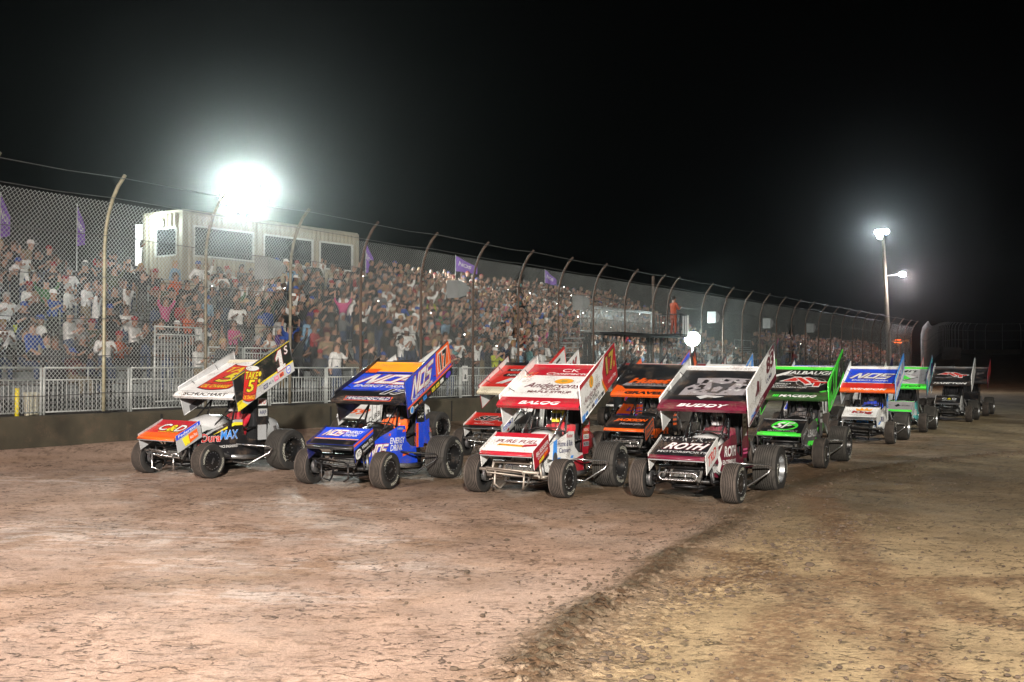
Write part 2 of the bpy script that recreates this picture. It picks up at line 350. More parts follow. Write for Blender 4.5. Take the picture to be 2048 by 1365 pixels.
def wires(n0, n1, sp, r):
    b = MB(); z0, z1 = ZW+.05, 5.72; zs = [z0, 2.5, 3.8, 4.75, 5.1, 5.45, z1]; hgt = z1-z0
    a, e = fp(n0), fp(n1); k = int((e-a+hgt)/sp)
    for dr in (1, -1):
        for i in range(k):
            s0 = (a-hgt+i*sp) if dr == 1 else (a+i*sp)
            pts = []
            for z in zs:
                s = s0+dr*(z-z0)*1.0
                pts.append((s, z))
            # clip to the panel
            pts = [p for p in pts if a-.01 <= p[0] <= e+.01]
            if len(pts) < 2: continue
            vs = []; 
            for s, z in pts:
                c = SD(s, DF-offz(z)+.006*dr, z)
                vs += [c+SD(-.7*r*dr, 0, .7*r), c+SD(.7*r*dr, 0, -.7*r), c+SD(0, -r, 0)]
            fs = []
            for j in range(len(pts)-1):
                for q in range(3): fs.append((j*3+q, j*3+(q+1) % 3, j*3+3+(q+1) % 3, j*3+3+q))
            b.add(vs, fs, m_wire)
    return b.build('wire_mesh', fence if False else None)
m_wire = mat('chain_link_wire', (.46, .49, .48), .45, .4, .2, 1.2)
for a, b_, sp, r in ((-5, 2, .10, .0048), (2, 6, .10, .003), (6, 17, .10, .003), (17, 29, .15, .004)): at_base(wires(a, b_, sp, r), fence)
for z, r, n1 in ((6.2, .011, 29), (5.8, .009, 29), (5.0, .008, 29), (4.1, .008, 29), (3.2, .008, 29), (2.4, .008, 29), (1.6, .008, 20)):
    b = MB(); b.tube([SD(fp(n), DF-offz(z)-.06, z-.03*(n % 2)) for n in np.arange(-5, n1+.1, .5)], r, m_cable, 5); at_base(b.build('cable'), fence)
# far end of the track
m_wired = mat('dull_far_wire', (.10, .10, .10), .8, 0, .2, 2)
far = empty('catch_fence', (100, 228, 4), 'far curved catch fence of grey posts around the banked turn', 'fence')
FPP = [W(1843, 700, 102), W(1851, 700, 122), W(1862, 700, 150), W(1878, 700, 184), W(1905, 700, 212), W(1960, 700, 228), W(2050, 700, 226), W(2180, 700, 212)]
dense = []
for i in range(len(FPP)-1):
    p0, p1, p2, p3 = FPP[max(i-1, 0)], FPP[i], FPP[i+1], FPP[min(i+2, len(FPP)-1)]
    for t in np.linspace(0, 1, 40, endpoint=False):
        dense.append(.5*((2*p1)+(-p0+p2)*t+(2*p0-5*p1+4*p2-p3)*t*t+(-p0+3*p1-3*p2+p3)*t**3))
acc = 0; last = dense[0]; fpts = [dense[0]]
for p in dense[1:]:
    acc += math.hypot(p.x-last.x, p.y-last.y); last = p
    if acc >= 3.4: fpts.append(p); acc = 0
wb = MB(); rr = []; tops = [[], [], []]; bars = MB()
for i, p in enumerate(fpts):
    q = fpts[min(i+1, len(fpts)-1)]; o_ = fpts[max(i-1, 0)]; t = Vector((q.x-o_.x, q.y-o_.y, 0)).normalized(); inn = Vector((t.y, -t.x, 0))
    g = float(gh(p.x, p.y)); base = Vector((p.x, p.y, max(g+.9, ZW)))
    rr.append([base-inn*.3+Vector((0, 0, -1.6)), base-inn*.3, base, base+Vector((0, 0, -1.6))])
    b = MB(); b.tube([(0, 0, 0), (0, 0, 3.9), tuple(inn*.15+Vector((0, 0, 4.5))), tuple(inn*.6+Vector((0, 0, 5.0)))], .075, m_galvd, 5)
    o = b.build('post'); o.location = base; at_base(o, far)
    for j, (a_, z_) in enumerate(((.6, 4.95), (0, 3.6), (0, 1.8))): tops[j].append(base+inn*(a_-.05)+Vector((0, 0, z_)))
wb.loft(rr, m_conc, False); tag(wb.build('concrete_wall'), 'low far wall curving round the banked turn under its grey fence', 'wall')
for tp in tops: b = MB(); b.tube(tp, .02, m_galvd, 4); at_base(b.build('cable'), far)
b = MB()
for i in range(len(fpts)-1):
    a_, c_ = tops[2][i]-Vector((0, 0, 1.75)), tops[2][i+1]-Vector((0, 0, 1.75))
    for k in range(12):
        for dr in (0, 1):
            u = a_.lerp(c_, (k+dr)/12); v_ = a_.lerp(c_, (k+1-dr)/12); up = Vector((0, 0, 3.8)); f = Vector((0, 0, .02))
            b.add([u, u+f, v_+up+f, v_+up], [(0, 1, 2, 3)], m_wired)
at_base(b.build('wire_mesh'), far)
# ================================================================ spectator railings just behind the fence
def railing(s0, s1, d, z0, z1, zm, label, step=.115, panel=2.4, group=None):
    e = empty('railing', SD(s0, d, z0), label, 'railing', group); k = max(1, round((s1-s0)/panel)); L = (s1-s0)/k
    for i in range(k):
        b = MB(); a = s0+i*L+.04; c = s0+(i+1)*L-.04
        for z in (z1, zm, z0+.08): b.tube([SD(a, d, z), SD(c, d, z)], .022 if z == z1 else .017, m_galv, 6)
        for q in (a, c): b.tube([SD(q, d, z0), SD(q, d, z1)], .026, m_galv, 6)
        j = a+step
        while j < c-.03: b.tube([SD(j, d, z0+.08), SD(j, d, zm)], .010, m_galv, 4); j += step
        b.tube([SD((a+c)/2, d, zm), SD((a+c)/2, d, z1)], .014, m_galv, 4)
        at_base(b.build('rail_panel'), e)
    return e
railing(fp(-5), fp(19), DW+.75, 1.12, 2.14, 1.88, 'long waist-high grey crowd railing just behind the outside wall', .115)
railing(21.3, 23.0, DW+2.6, 1.2, 3.2, 3.0, 'tall grey barred railing beside the stair up the stand', .11, 1.7)
railing(23.2, 26.0, DW+2.6, 1.2, 2.7, 2.55, 'lower grey barred railing right of the tall stair railing', .11, 1.45)
# walkway behind the wall
mb = MB(); mb.loft([[SD(s, DW+.36, 1.08), SD(s, DW+40, 1.10), SD(s, DW+40, -.6), SD(s, DW+.36, -.6)] for s in (fp(-8), fp(34))], mat('spectator_gravel', (.10, .09, .08), .95, 0, .4, 2), False)
tag(mb.build('walkway'), kind='structure')
# ================================================================ grandstands
def rowd(i): return DW+4.0+.78*i
def rowz(i): return 1.45+.34*i
def stand(s0, s1, rows, label):
    e = empty('grandstand', SD(s0, DW+4, 1.1), label, 'grandstand')
    for i in range(rows):
        b = MB()
        for a, z, wd, h in ((0, -.03, .34, .05), (.5, .40, .24, .045)):
            p = SD((s0+s1)/2, rowd(i)+a, rowz(i)+z); q = Matrix.Rotation(pi/2-TH, 3, 'Z'); b.box(p, (s1-s0, wd, h), m_alu, q)
        b.box(SD((s0+s1)/2, rowd(i)+.33, rowz(i)+.12), (s1-s0, .03, .26), m_galvd, Matrix.Rotation(pi/2-TH, 3, 'Z'))
        at_base(b.build('seat_row'), e)
    b = MB(); s = s0+.1
    while s < s1:
        for i in range(0, rows, 2): b.tube([SD(s, rowd(i), 1.1), SD(s, rowd(i), rowz(i)-.05)], .03, m_galvd, 5)
        b.tube([SD(s, rowd(0), 1.35), SD(s, rowd(rows-1), rowz(rows-1)-.08)], .04, m_galvd, 5); s += 1.9
    at_base(b.build('frame'), e)
    b = MB(); top = rowz(rows-1)
    for z in (.55, 1.1): b.tube([SD(s0, rowd(rows), top+z), SD(s1, rowd(rows), top+z)], .024, m_galvd, 5)
    s = s0
    while s <= s1+.01: b.tube([SD(s, rowd(rows), top-.3), SD(s, rowd(rows), top+1.1)], .024, m_galvd, 5); s += 1.95
    at_base(b.build('back_rail'), e)
    return e
stand(14, 34.5, 9, 'aluminium bleachers at the left end of the crowd, below the press box door')
stand(35.2, 79, 13, 'long full bleachers in the middle, below the press box windows')
stand(84, 124, 6, 'low far bleachers beyond the starter platform')
# ================================================================ press box (steel container) on posts
PB = W(365, 560, 50); pa = radians(35); PX, PY = Vector((sin(pa), cos(pa), 0)), Vector((-cos(pa), sin(pa), 0)); Lb = 10.9; Zb, Zt = 5.7, 8.95; PB.z = Zb
box = empty('press_box', PB, 'cream corrugated container press box with three wide dark windows above the crowd', 'press box')
m_cream = mat('cream_corrugated_steel', (.36, .33, .255), .6, .1, .12, 3)
m_glass = mat('dark_window_glass', (.02, .024, .026), .12, 0, .1, 1, spec=.6); m_frame = mat('window_frame_white', (.62, .64, .62), .5, 0, .1, 4)
def corr(b, p, dv, L, z0, z1, out, mt):
    vs = []; fs = []; x = 0; k = 0; per = .28
    while x < L-.001:
        for q, o_ in ((0, 0), (.07, .08), (.14, .08), (.21, 0)):
            xx = min(x+q, L); vs += [p+dv*xx+out*o_+Vector((0, 0, z0)), p+dv*xx+out*o_+Vector((0, 0, z1))]; k += 1
        x += per
    vs += [p+dv*L+Vector((0, 0, z0)), p+dv*L+Vector((0, 0, z1))]; k += 1
    b.add(vs, [(2*i, 2*i+2, 2*i+3, 2*i+1) for i in range(k-1)], mt)
h = Zt-Zb; wins = [(.55, 3.95), (4.6, 7.75), (8.25, 10.55)]; wz0, wz1 = 1.3, 2.6; dep = 2.5
b = MB(); corr(b, Vector((0, 0, 0)), PX, Lb, wz1, h-.12, -PY, m_cream); at_base(b.build('upper_wall'), box).location = PB
b = MB(); corr(b, Vector((0, 0, 0)), PX, Lb, 0, wz0, -PY, m_cream); at_base(b.build('lower_wall'), box).location = PB
b = MB()
edges = [0]+[x for w_ in wins for x in w_]+[Lb]
for i in range(0, len(edges), 2): corr(b, PX*edges[i], PX, edges[i+1]-edges[i], wz0, wz1, -PY, m_cream)
corr(b, PX*Lb, PY, dep, 0, h-.12, PX, m_cream); corr(b, PY*dep, PX, Lb, 0, h-.12, PY, m_cream)
at_base(b.build('wall'), box).location = PB
Rb = Matrix.Rotation(pi/2-pa, 3, 'Z')
b = MB(); b.box(PX*Lb/2+PY*dep/2+Vector((0, 0, h-.05)), (Lb+.12, dep+.12, .12), m_cream, Rb); b.box(PX*Lb/2+PY*dep/2+Vector((0, 0, .02)), (Lb, dep, .1), m_galvd, Rb); at_base(b.build('roof'), box).location = PB
for q in (PX*0-PY*.03, PX*Lb-PY*.03, PX*4.28-PY*.03, PY*dep, PY*dep+PX*Lb):
    b = MB(); b.box(q+Vector((0, 0, h/2-.06)), (.2, .14, h), m_cream, Rb); at_base(b.build('corner_post'), box).location = PB
for x0, x1 in wins:
    b = MB(); xm, zm = (x0+x1)/2, (wz0+wz1)/2
    for z in (wz0, wz1): b.box(PX*xm-PY*.06+Vector((0, 0, z)), (x1-x0+.08, .08, .08), m_frame, Rb)
    for x in (x0, x1): b.box(PX*x-PY*.058+Vector((0, 0, zm)), (.08, .08, wz1-wz0-.08), m_frame, Rb)
    wf = at_base(b.build('window'), box); wf.location = PB
    b = MB(); b.box(PX*xm+Vector((0, 0, zm)), (x1-x0, .02, wz1-wz0), m_glass, Rb); o = b.build('pane'); o.parent = wf
# left end with the lit doorway
b = MB(); corr(b, PY*.0, PY, .35, 0, h-.12, -PX, m_cream); corr(b, PY*1.75, PY, dep-1.75, 0, h-.12, -PX, m_cream); corr(b, PY*.35, PY, 1.4, 2.5, h-.12, -PX, m_cream)
corr(b, PY*.35, PY, 1.4, 0, 1.3, -PX, m_cream); at_base(b.build('end_wall'), box).location = PB
b = MB()
for z in (1.3, 2.5): b.box(-PX*.03+PY*1.05+Vector((0, 0, z)), (.08, 1.4, .07), m_frame, Rb)
for y in (.35, 1.75): b.box(-PX*.03+PY*y+Vector((0, 0, 1.9)), (.08, .07, 1.15), m_frame, Rb)
wf = at_base(b.build('window'), box); wf.location = PB
b = MB(); b.box(PY*1.05+Vector((0, 0, 1.9)), (.02, 1.4, 1.2), m_glass, Rb); b.build('pane').parent = wf
for x in np.linspace(.1, Lb-.1, 6):
    for y in (.1, dep-.1): b = MB(); b.tube([PX*x+PY*y+Vector((0, 0, -4.6)), PX*x+PY*y], .07, m_galvd, 6); at_base(b.build('support_post'), box).location = PB
# lit white panel / doorway beside the box and the lamp on its end wall
q = W(291, 490, 52.2)
b = MB(); b.box((0, 0, 0), (1.0, .08, 1.85), mat('white_lit_door', (.85, .85, .85), .5, 0, 0, emit=((.93, 1, .98), 1.1)), Matrix.Rotation(-.28, 3, 'Z'))
b.box((0, .05, -1.2), (.06, .06, 4.2), m_galvd); b.box((.48, .05, -1.2), (.06, .06, 4.2), m_galvd)
o = b.build('lit_panel'); o.location = q; tag(o, 'bright white lit panel on posts left of the press box, a figure in front', 'lit panel')
wlp = PB+PY*1.3-PX*.22+Vector((0, 0, 2.72))
wl = empty('wall_lamp', wlp, 'round glaring lamp on the left end wall of the press box', 'lamp')
b = MB(); b.lathe([(-.12, .02), (-.12, .1), (-.02, .2), (0, .2)], m_dark, 16); b.box((-.16, 0, 0), (.12, .05, .05), m_dark); o = b.build('housing', wl); o.rotation_euler = (0, 0, math.atan2(-PX.y-.5, -PX.x))
def glow(name, col, st): return mat(name, col, .5, 0, 0, emit=(col, st))
b = MB(); b.lathe([(.0, .2), (.09, .16), (.12, .001)], glow('lamp_lens_booth', (.85, 1, .97), 200), 16); o = b.build('lens', wl); o.rotation_euler = (0, 0, math.atan2(-PX.y-.5, -PX.x))
lamp('wall_lamp_light', wlp-PX*.5, 240, (.85, 1, .95), .15)
# ================================================================ light towers
def tower(name, base, top, r0, r1, heads, label, mt, lens, face, hr=.24):
    e = empty(name, base, label, 'light tower')
    b = MB(); n = 8; b.tube([base.lerp(top, i/n) for i in range(n+1)], [r0+(r1-r0)*i/n for i in range(n+1)], mt, 12); at_base(b.build('pole'), e)
    zs = sorted(set(round(h_[1], 2) for h_ in heads)); sx = face.cross(Vector((0, 0, 1))).normalized()
    for z in zs:
        xs = [h_[0] for h_ in heads if round(h_[1], 2) == z]; b = MB(); c = top+Vector((0, 0, z))
        b.tube([c+sx*(min(xs)-.2), c+sx*(max(xs)+.2)], .045, m_dark, 6); at_base(b.build('crossarm'), e)
    for x, z in heads:
        c = top+sx*x+Vector((0, 0, z+.0))+face*.2; Rf = (face+Vector((0, 0, -.45))).normalized().to_track_quat('X', 'Z').to_matrix()
        b = MB(); b.lathe([(-.3, .04), (-.28, .1), (-.1, hr*.85), (.06, hr), (.06, hr*.97)], m_dark, 14); b.tube([(-.2, 0, 0), (-.34, 0, 0), (-.34, 0, -.1)], .03, m_dark, 5)
        o = b.build('floodlight'); o.location = c; o.rotation_euler = Rf.to_euler(); at_base(o, e)
        b = MB(); b.lathe([(.05, hr*.96), (.09, hr*.6), (.1, .001)], lens, 14); g_ = b.build('lens'); g_.parent = o
    return e
fT = (Vector((4, 19, 0))-Vector((-14, 62, 0))).normalized()
t1 = W(486, 398, 62); b1 = Vector((t1.x+.1, t1.y, 1.1))
tower('light_tower', b1, t1, .16, .11, [(x, z) for z, xs in ((.85, (-.55, 0, .55)), (.38, (-1.0, -.5, 0, .5, 1.0)), (-.09, (-1.0, -.5, 0, .5, 1.0)), (-.56, (-.55, 0, .55))) for x in xs], 'light tower with a blinding cluster of floodlights behind the press box', m_galv, glow('lamp_lens_tower', (.88, 1, .98), 260), fT, .27)
lamp('tower_flood_a', t1+fT*1.0+Vector((0, 0, .1)), 32000, (.88, 1, .95), .9, (3, 25, 0), 165, .5)
lamp('tower_flood_b', t1+Vector((0, -.5, .2)), 9000, (.88, 1, .97), .5)
fp2 = Vector((-.6, -.8, 0)).normalized(); t2 = W(1766, 470, 97); b2 = W(1779, 470, 97); b2.z = 1.0
tower('light_tower', b2, t2, .22, .13, [(x, .25) for x in (-.38, .0, .38)]+[(.2, -.15)], 'tall pale pole at the far right with white floodlights at its top', mat('pale_pole', (.14, .125, .09), .7, 0, .2, 2), glow('lamp_lens_pole', (.80, .95, 1), 100), fp2, .22)
lamp('pole_flood', t2+fp2*.6, 4500, (.85, .95, 1), .5, (40, 60, 2), 150, .6)
a0 = W(1768, 553, 97); a1 = W(1800, 549, 96.4)
arm = empty('lamp_arm', a0, 'pink-white lamp on a thin arm halfway up the pale pole', 'lamp')
b = MB(); b.tube([a0, a1], .035, m_galv, 6); at_base(b.build('arm'), arm)
b = MB(); b.lathe([(.02, .26), (-.12, .30), (-.26, .2), (-.3, .001)], glow('lamp_lens_pink', (1, .86, .92), 90), 16, 'z'); o = b.build('lens'); o.location = a1+Vector((.2, 0, .1)); at_base(o, arm)
b = MB(); b.lathe([(.2, .02), (.17, .14), (.04, .27)], m_galv, 16, 'z'); o = b.build('hood'); o.location = a1+Vector((.2, 0, .1)); at_base(o, arm)
lamp('arm_light', a1+Vector((.2, -.5, -.3)), 2400, (1, .85, .9), .3)
t3 = W(1385, 678, 60); b3 = Vector((t3.x, t3.y, 1.1)); f3 = Vector((-.15, -1, 0)).normalized()
tower('light_tower', b3, t3, .05, .05, [(0, .0)], 'portable light mast shining low through the haze beyond the starter platform', m_galvd, glow('lamp_lens_mast', (.8, 1, .98), 200), f3, .40)
lamp('mast_light', t3+f3*.7, 1300, (.82, 1, .98), .3)
b4 = W(1800, 683, 118); bc = empty('amber_beacon', b4, 'dark bar with an orange glow behind the far fence, below the tall pole', 'beacon')
b = MB(); b.box(b4, (1.7, .3, .16), m_dark); b.tube([b4, Vector((b4.x, b4.y, 1))], .06, m_dark, 6); at_base(b.build('bar'), bc)
b = MB(); b.box(b4+Vector((-.2, 0, -.14)), (.7, .2, .05), glow('amber_lens', (1, .14, .01), 4)); b.box(b4+Vector((-.2, 0, .14)), (.5, .2, .05), glow('amber_lens', (1, .14, .01), 4)); at_base(b.build('lens'), bc)
lamp('amber_light', b4+Vector((-.1, -1.6, -.1)), 250, (1, .22, .03), .2)
# ================================================================ loudspeakers on the fence posts
for n, tx in ((2, 'left of the press box right window'), (5, 'below the middle purple flag'), (8, 'left of the starter platform'), (13, 'right of the low hazy light mast'), (16, 'second beyond the starter platform'), (19, 'farthest one, third beyond the platform')):
    e = empty('loudspeaker', SD(fp(n), DF+.1, 4.7), 'pale grey box loudspeaker on a fence post, '+tx, 'loudspeaker', 'loudspeakers on the fence posts')
    b = MB(); fr = [SD(-.12, .1, -.16), SD(-.12, .1, .16), SD(-.12, .5, .2), SD(-.12, .5, -.2)]
    mg = mat('loudspeaker_grey', (.24, .25, .25), .6, 0, .15, 5); p = e.location
    b.loft([[p+SD(-.75, .0, -.28), p+SD(-.75, .0, .30), p+SD(-.75, .45, .30), p+SD(-.75, .45, -.28)], [p+SD(-.16, .04, -.16), p+SD(-.16, .04, .22), p+SD(-.16, .35, .22), p+SD(-.16, .35, -.16)]], mg, False); at_base(b.build('horn'), e)
    b = MB(); b.box(p+SD(-.08, .15, .05), (.16, .2, .2), mg, Matrix.Rotation(pi/2-TH, 3, 'Z')); b.tube([p+SD(-.1, .1, 0), p+SD(.25, .02, -.05)], .025, m_dark, 5); at_base(b.build('bracket'), e)
# ================================================================ purple flags along the back of the stands
m_flag = mat('purple_cloth', (.22, .10, .48), .8, 0, .15, 4); m_white = P('white')
for px, zt, wv, lab, in ((-2, 8.1, .25, 'purple flag hanging limp at the left edge behind the stand'), (152, 8.1, .22, 'narrow purple flag drooping on its pole left of the first tall post'), (731, 8.35, .3, 'purple flag folded down its pole just right of the press box'), (911, 8.4, 1., 'purple flag fully spread above the middle of the crowd'), (1090, 8.4, .62, 'purple flag half spread near the far end of the crowd')):
    u = (px-1024)/F; t = (DW+14.6)/(NX*u+NY); p = Vector((u*t, t, zt)); e = empty('flag', p-Vector((0, 0, 2)), lab, 'flag', 'purple flags behind the stands')
    b = MB(); b.tube([p-Vector((0, 0, 2.9)), p], .022, m_galv, 6); at_base(b.build('pole'), e)
    b = MB(); dv = Vector((.95, .3, 0)); Lf = 1.25*wv; hh = .85 if wv > .5 else 1.5
    def fl(u_, v_, L=0, p=p, dv=dv, Lf=Lf, hh=hh): return p+dv*Lf*u_+Vector((0, 0, -.05-hh*v_*(1-.55*u_)-(.62*u_ if wv > .5 else .75*u_)))+Vector((.3, -.95, 0))*(.05*sin(9*u_)+.004+L*.02)
    N_ = 12; vs = [fl(i/N_, j/6) for i in range(N_+1) for j in range(7)]; fs = [(i*7+j, i*7+j+1, i*7+j+8, i*7+j+7) for i in range(N_) for j in range(6)]; b.add(vs, fs, m_flag, True)
    text(b, lambda a, c, L: fl(a, 1-c, L), 'NOS', .42, .58, .6 if wv > .5 else .8, .32 if wv > .5 else .22, m_white, 1, .03, .2)
    at_base(b.build('cloth'), e)
# ================================================================ starter platform
s_a, s_b, d_a, d_b, zf = fp(8.2), fp(10.62), DW-.75, DW+1.0, 3.55
e = empty('starter_platform', SD(s_a, DW, ZW), 'raised black starter platform with railings over the wall, its steward in orange', 'platform')
Rw = Matrix.Rotation(pi/2-TH, 3, 'Z')
b = MB(); b.box(SD((s_a+s_b)/2, (d_a+d_b)/2, zf), (s_b-s_a, d_b-d_a, .07), m_dark, Rw); at_base(b.build('deck'), e)
def bars(pts, z0, z1, name, mt=m_galvd, st=.14):
    b = MB()
    for p, q in zip(pts[:-1], pts[1:]):
        L = math.dist(p, q); k = int(L/st)
        for z in (z0+.1, z1): b.tube([SD(*p, z), SD(*q, z)], .02, mt, 5)
        for i in range(k+1): f = i/k; b.tube([SD(p[0]+(q[0]-p[0])*f, p[1]+(q[1]-p[1])*f, z0), SD(p[0]+(q[0]-p[0])*f, p[1]+(q[1]-p[1])*f, z1)], .03 if i in (0, k) else .009, mt, 4)
    return at_base(b.build(name), e)
bars([(s_a, DW+.5), (s_b-.9, DW+.5)], zf, zf+1.1, 'front_rail'); bars([(s_b, DW+.6), (s_b, d_a), (s_b-.9, d_a), (s_b-.9, DW+.4)], zf, zf+1.0, 'basket_rail', m_dark); bars([(s_a, DW+.5), (s_a, d_b), (s_b, d_b)], zf, zf+1.1, 'back_rail')
b = MB(); b.box(SD(s_b+.04, DW-.62, zf+.48), (.03, .22, .95), P('white'), Rw); b.box(SD(s_b-.02, d_a-.04, zf+.5), (.16, .02, .95), P('white'), Rw); at_base(b.build('white_banner'), e)
for s, d in ((s_b-.2, DW+.45), (s_b-.2, d_b-.1), (s_a+.2, d_b-.1), (s_a+.2, DW+.7), (s_b-1.1, DW+.7)): b = MB(); b.box(SD(s, d, (zf+1.1)/2), (.12, .12, zf-1.1), m_dark, Rw); at_base(b.build('support'), e)
b = MB(); b.box(SD(s_b-1.0, DW+.5, 5.0), (.1, .1, 2.6), m_rust, Rw); at_base(b.build('gate_post'), e)
b = MB()
for k in range(14): b.box(SD(s_a-.3-.25*k*.0, d_b-.2-.0*k, 0)*0+SD(s_a-.15-.24*k, DW+1.2, zf-.2-.2*k) if zf-.2*k > 1.3 else SD(s_a-.15-.24*k, DW+1.2, 1.2), (.26, .8, .04), m_galvd, Rw)
at_base(b.build('stair'), e)
# small things by the railing
b = MB(); p = SD(fp(-.62), DW+.5, 1.1); b.tube([p, p+Vector((0, 0, .62))], .045, P('yellow'), 12); o = b.build('bollard'); tag(o, 'short yellow bollard before the grey railing near the left edge', 'bollard')
b = MB(); p = SD(fp(-.35), DW+1.1, 1.1); b.lathe([(0, .15), (.5, .19), (.52, .2), (.52, .17), (.05, .13)], P('cream'), 14, 'z', c=p); o = b.build('bin'); tag(o, 'cream plastic bin behind the railing beside the yellow bollard', 'bin')
def notice(px, t, wd, ht, z, lab):
    u = (px-1024)/F; p = Vector((u*t, t, z)); sf = lambda a, c, L: p+Vector((WX, WY, 0))*a+Vector((0, 0, c))-Vector((NX, NY, 0))*(.004*L+.012)
    b = MB(); b.box(p, (wd, .015, ht), P('white'), Rw); shape(b, sf, oval(0, -.08, .05, .06), P('black')); shape(b, sf, rect(-.07, -.19, .07, -.13), P('black'))
    text(b, sf, 'WARNING', 0, .16, wd*.8, .05, P('black')); o = b.build('notice'); tag(o, lab, 'notice')
u = (930-1024)/F; notice(930, (DW+.70)/(NX*u+NY), .32, .52, 1.95, 'white warning notice with a black figure on the railing above the wall')

q = W(1902, 716, 185); b = MB(); b.box((0, 0, 0), (3.0, .12, 3.4), mat('dull_board', (.12, .11, .10), .9, 0, .3, 2), Matrix.Rotation(.06, 3, 'Y')); b.box((-1.2, .12, -2), (.12, .12, 4), m_dark); b.box((1.2, .12, -2), (.12, .12, 4), m_dark)
o = b.build('board'); o.location = q; tag(o, 'large dim grey board standing in the dark behind the far turn', 'board')
# ================================================================ winged dirt race cars
# car frame: x to the car's left (right in the photo), y backwards, z up, origin on the ground under the front axle
m_tread = mat('tyre_tread_dusty', (.060, .047, .038), .9, 0, .35, 9); m_tread_r = mat('tyre_tread_rear', (.036, .032, .027), .9, 0, .4, 7)
m_groove = mat('tyre_groove', (.016, .013, .011), .95, 0, .2, 9)
m_side = mat('tyre_sidewall', (.022, .021, .02), .7, 0, .3, 9); m_black = mat('satin_black_metal', (.014, .014, .015), .42, .3, .2, 9, dirt=.3)
m_chrome = mat('chrome_tube', (.6, .6, .6), .2, .95, .15, 12, dirt=.35); m_alum = mat('wheel_aluminium', (.42, .43, .44), .35, .9, .2, 9, dirt=.4)
m_bead = mat('black_wheel_cover', (.012, .012, .013), .3, .2, .1, 9, dirt=.2); m_screen = mat('radiator_screen', (.085, .082, .075), .8, .2, .4, 30, dirt=.5)
m_eng = mat('cast_engine', (.16, .16, .16), .5, .7, .4, 25, dirt=.5); m_visor = mat('tinted_visor', (.02, .02, .03), .08, 0, 0)
m_letter = mat('tyre_lettering', (.55, .54, .46), .8, 0, .3, 30); m_seat = mat('black_cloth', (.012, .012, .014), .9, 0, .2, 20); m_underw = mat('wing_underside', (.24, .245, .25), .5, .3, .15, 5)
m_under_d = mat('dark_wing_underside', (.02, .02, .022), .5, .2, .15, 5)
def wheel_data(rad, wid, rear, lit, cover):
    rim = rad*.60; hw = wid/2; b = MB(); ng = 9 if rear else 8
    prof = [(-hw*.92, rim), (-hw, rim+.03), (-hw*1.02, rad*.82), (-hw*.93, rad*.955)]; mats = [m_side]*3
    x0, x1 = -hw*.84, hw*.84; st = (x1-x0)/ng
    def cr(x): return rad-(.028 if not rear else .022)*(abs(x)/hw)**2.6
    mats.append(m_tread_r if rear else m_tread)
    for i in range(ng):
        a = x0+i*st; g = .011
        prof += [(a, cr(a)), (a+st-g, cr(a+st-g))]; mats.append(m_tread_r if rear else m_tread)
        if i < ng-1: prof += [(a+st-g+.001, cr(a+st)-.013), (a+st-.001, cr(a+st)-.013)]; mats += [m_groove]*3
    prof += [(hw*.93, rad*.955), (hw*1.02, rad*.82), (hw, rim+.03), (hw*.92, rim)]; mats += [m_tread_r if rear else m_tread, m_side, m_side, m_side]
    b.lathe(prof, None, 48, mats=mats[:len(prof)-1])
    # raised lettering round the outer wall
    def ring(u, v, L): t = u/(rad*.78); r = rad*.74+v; return Vector((hw*1.035+.002*L, r*sin(t), r*cos(t)))
    if lit:
        for c in (0, pi): text(b, lambda u, v, L, c=c: ring(u+c*rad*.78, v, L), 'HOOSIER', 0, .0, rad*.95, rad*.13, m_letter, 1, .03)
    tyre = b.build('tyre', data_only=True)
    b = MB(); b.lathe([(hw*.9, rim+.004), (hw*.97, rim), (hw*.93, rim*.93), (hw*.55, rim*.86)], m_alum if cover == 'alum' else m_bead, 36)
    b.lathe([(hw*.55, rim*.9), (-hw*.2, rim*.88), (-hw*.9, rim*.92), (-hw*.97, rim+.004)], m_black, 28)
    if cover == 'black':
        b.lathe([(hw*.84, rim*.95), (hw*.88, rim*.5), (hw*.90, .02), (hw*.9, .001)], m_bead, 36)
        for i in range(16): a = 2*pi*i/16; b.lathe([(0, .007), (.004, .0055), (.0045, .001)], m_alum, 6, c=(hw*.89, rim*.8*cos(a), rim*.8*sin(a)))
        text(b, lambda u, v, L: Vector((hw*.92+.002*L, u, v)), 'MPD', 0, .0, rim*.6, rim*.22, m_alum, 1, .04)
    else:
        b.lathe([(hw*.1, rim*.88), (hw*.22, rim*.5), (hw*.3, .07), (hw*.55, .055), (hw*.57, .001)], m_alum if cover == 'alum' else m_bead, 28)
        for i in range(10 if not rear else 12): a = 2*pi*i/(10 if not rear else 12); b.lathe([(-.01, .014), (.012, .012), (.013, .001)], m_black if cover == 'alum' else m_alum, 8, c=(hw*.2, rim*.62*cos(a), rim*.62*sin(a)))
        for i in range(16): a = 2*pi*i/16; b.lathe([(0, .008), (.006, .006), (.007, .001)], m_black if cover == 'alum' else m_alum, 6, c=(hw*.95, rim*.965*cos(a), rim*.965*sin(a)))
    b.lathe([(-hw*1.05, .05), (-hw*.2, .05)], m_black, 12)
    return tyre, b.build('rim', data_only=True)
WD = {}
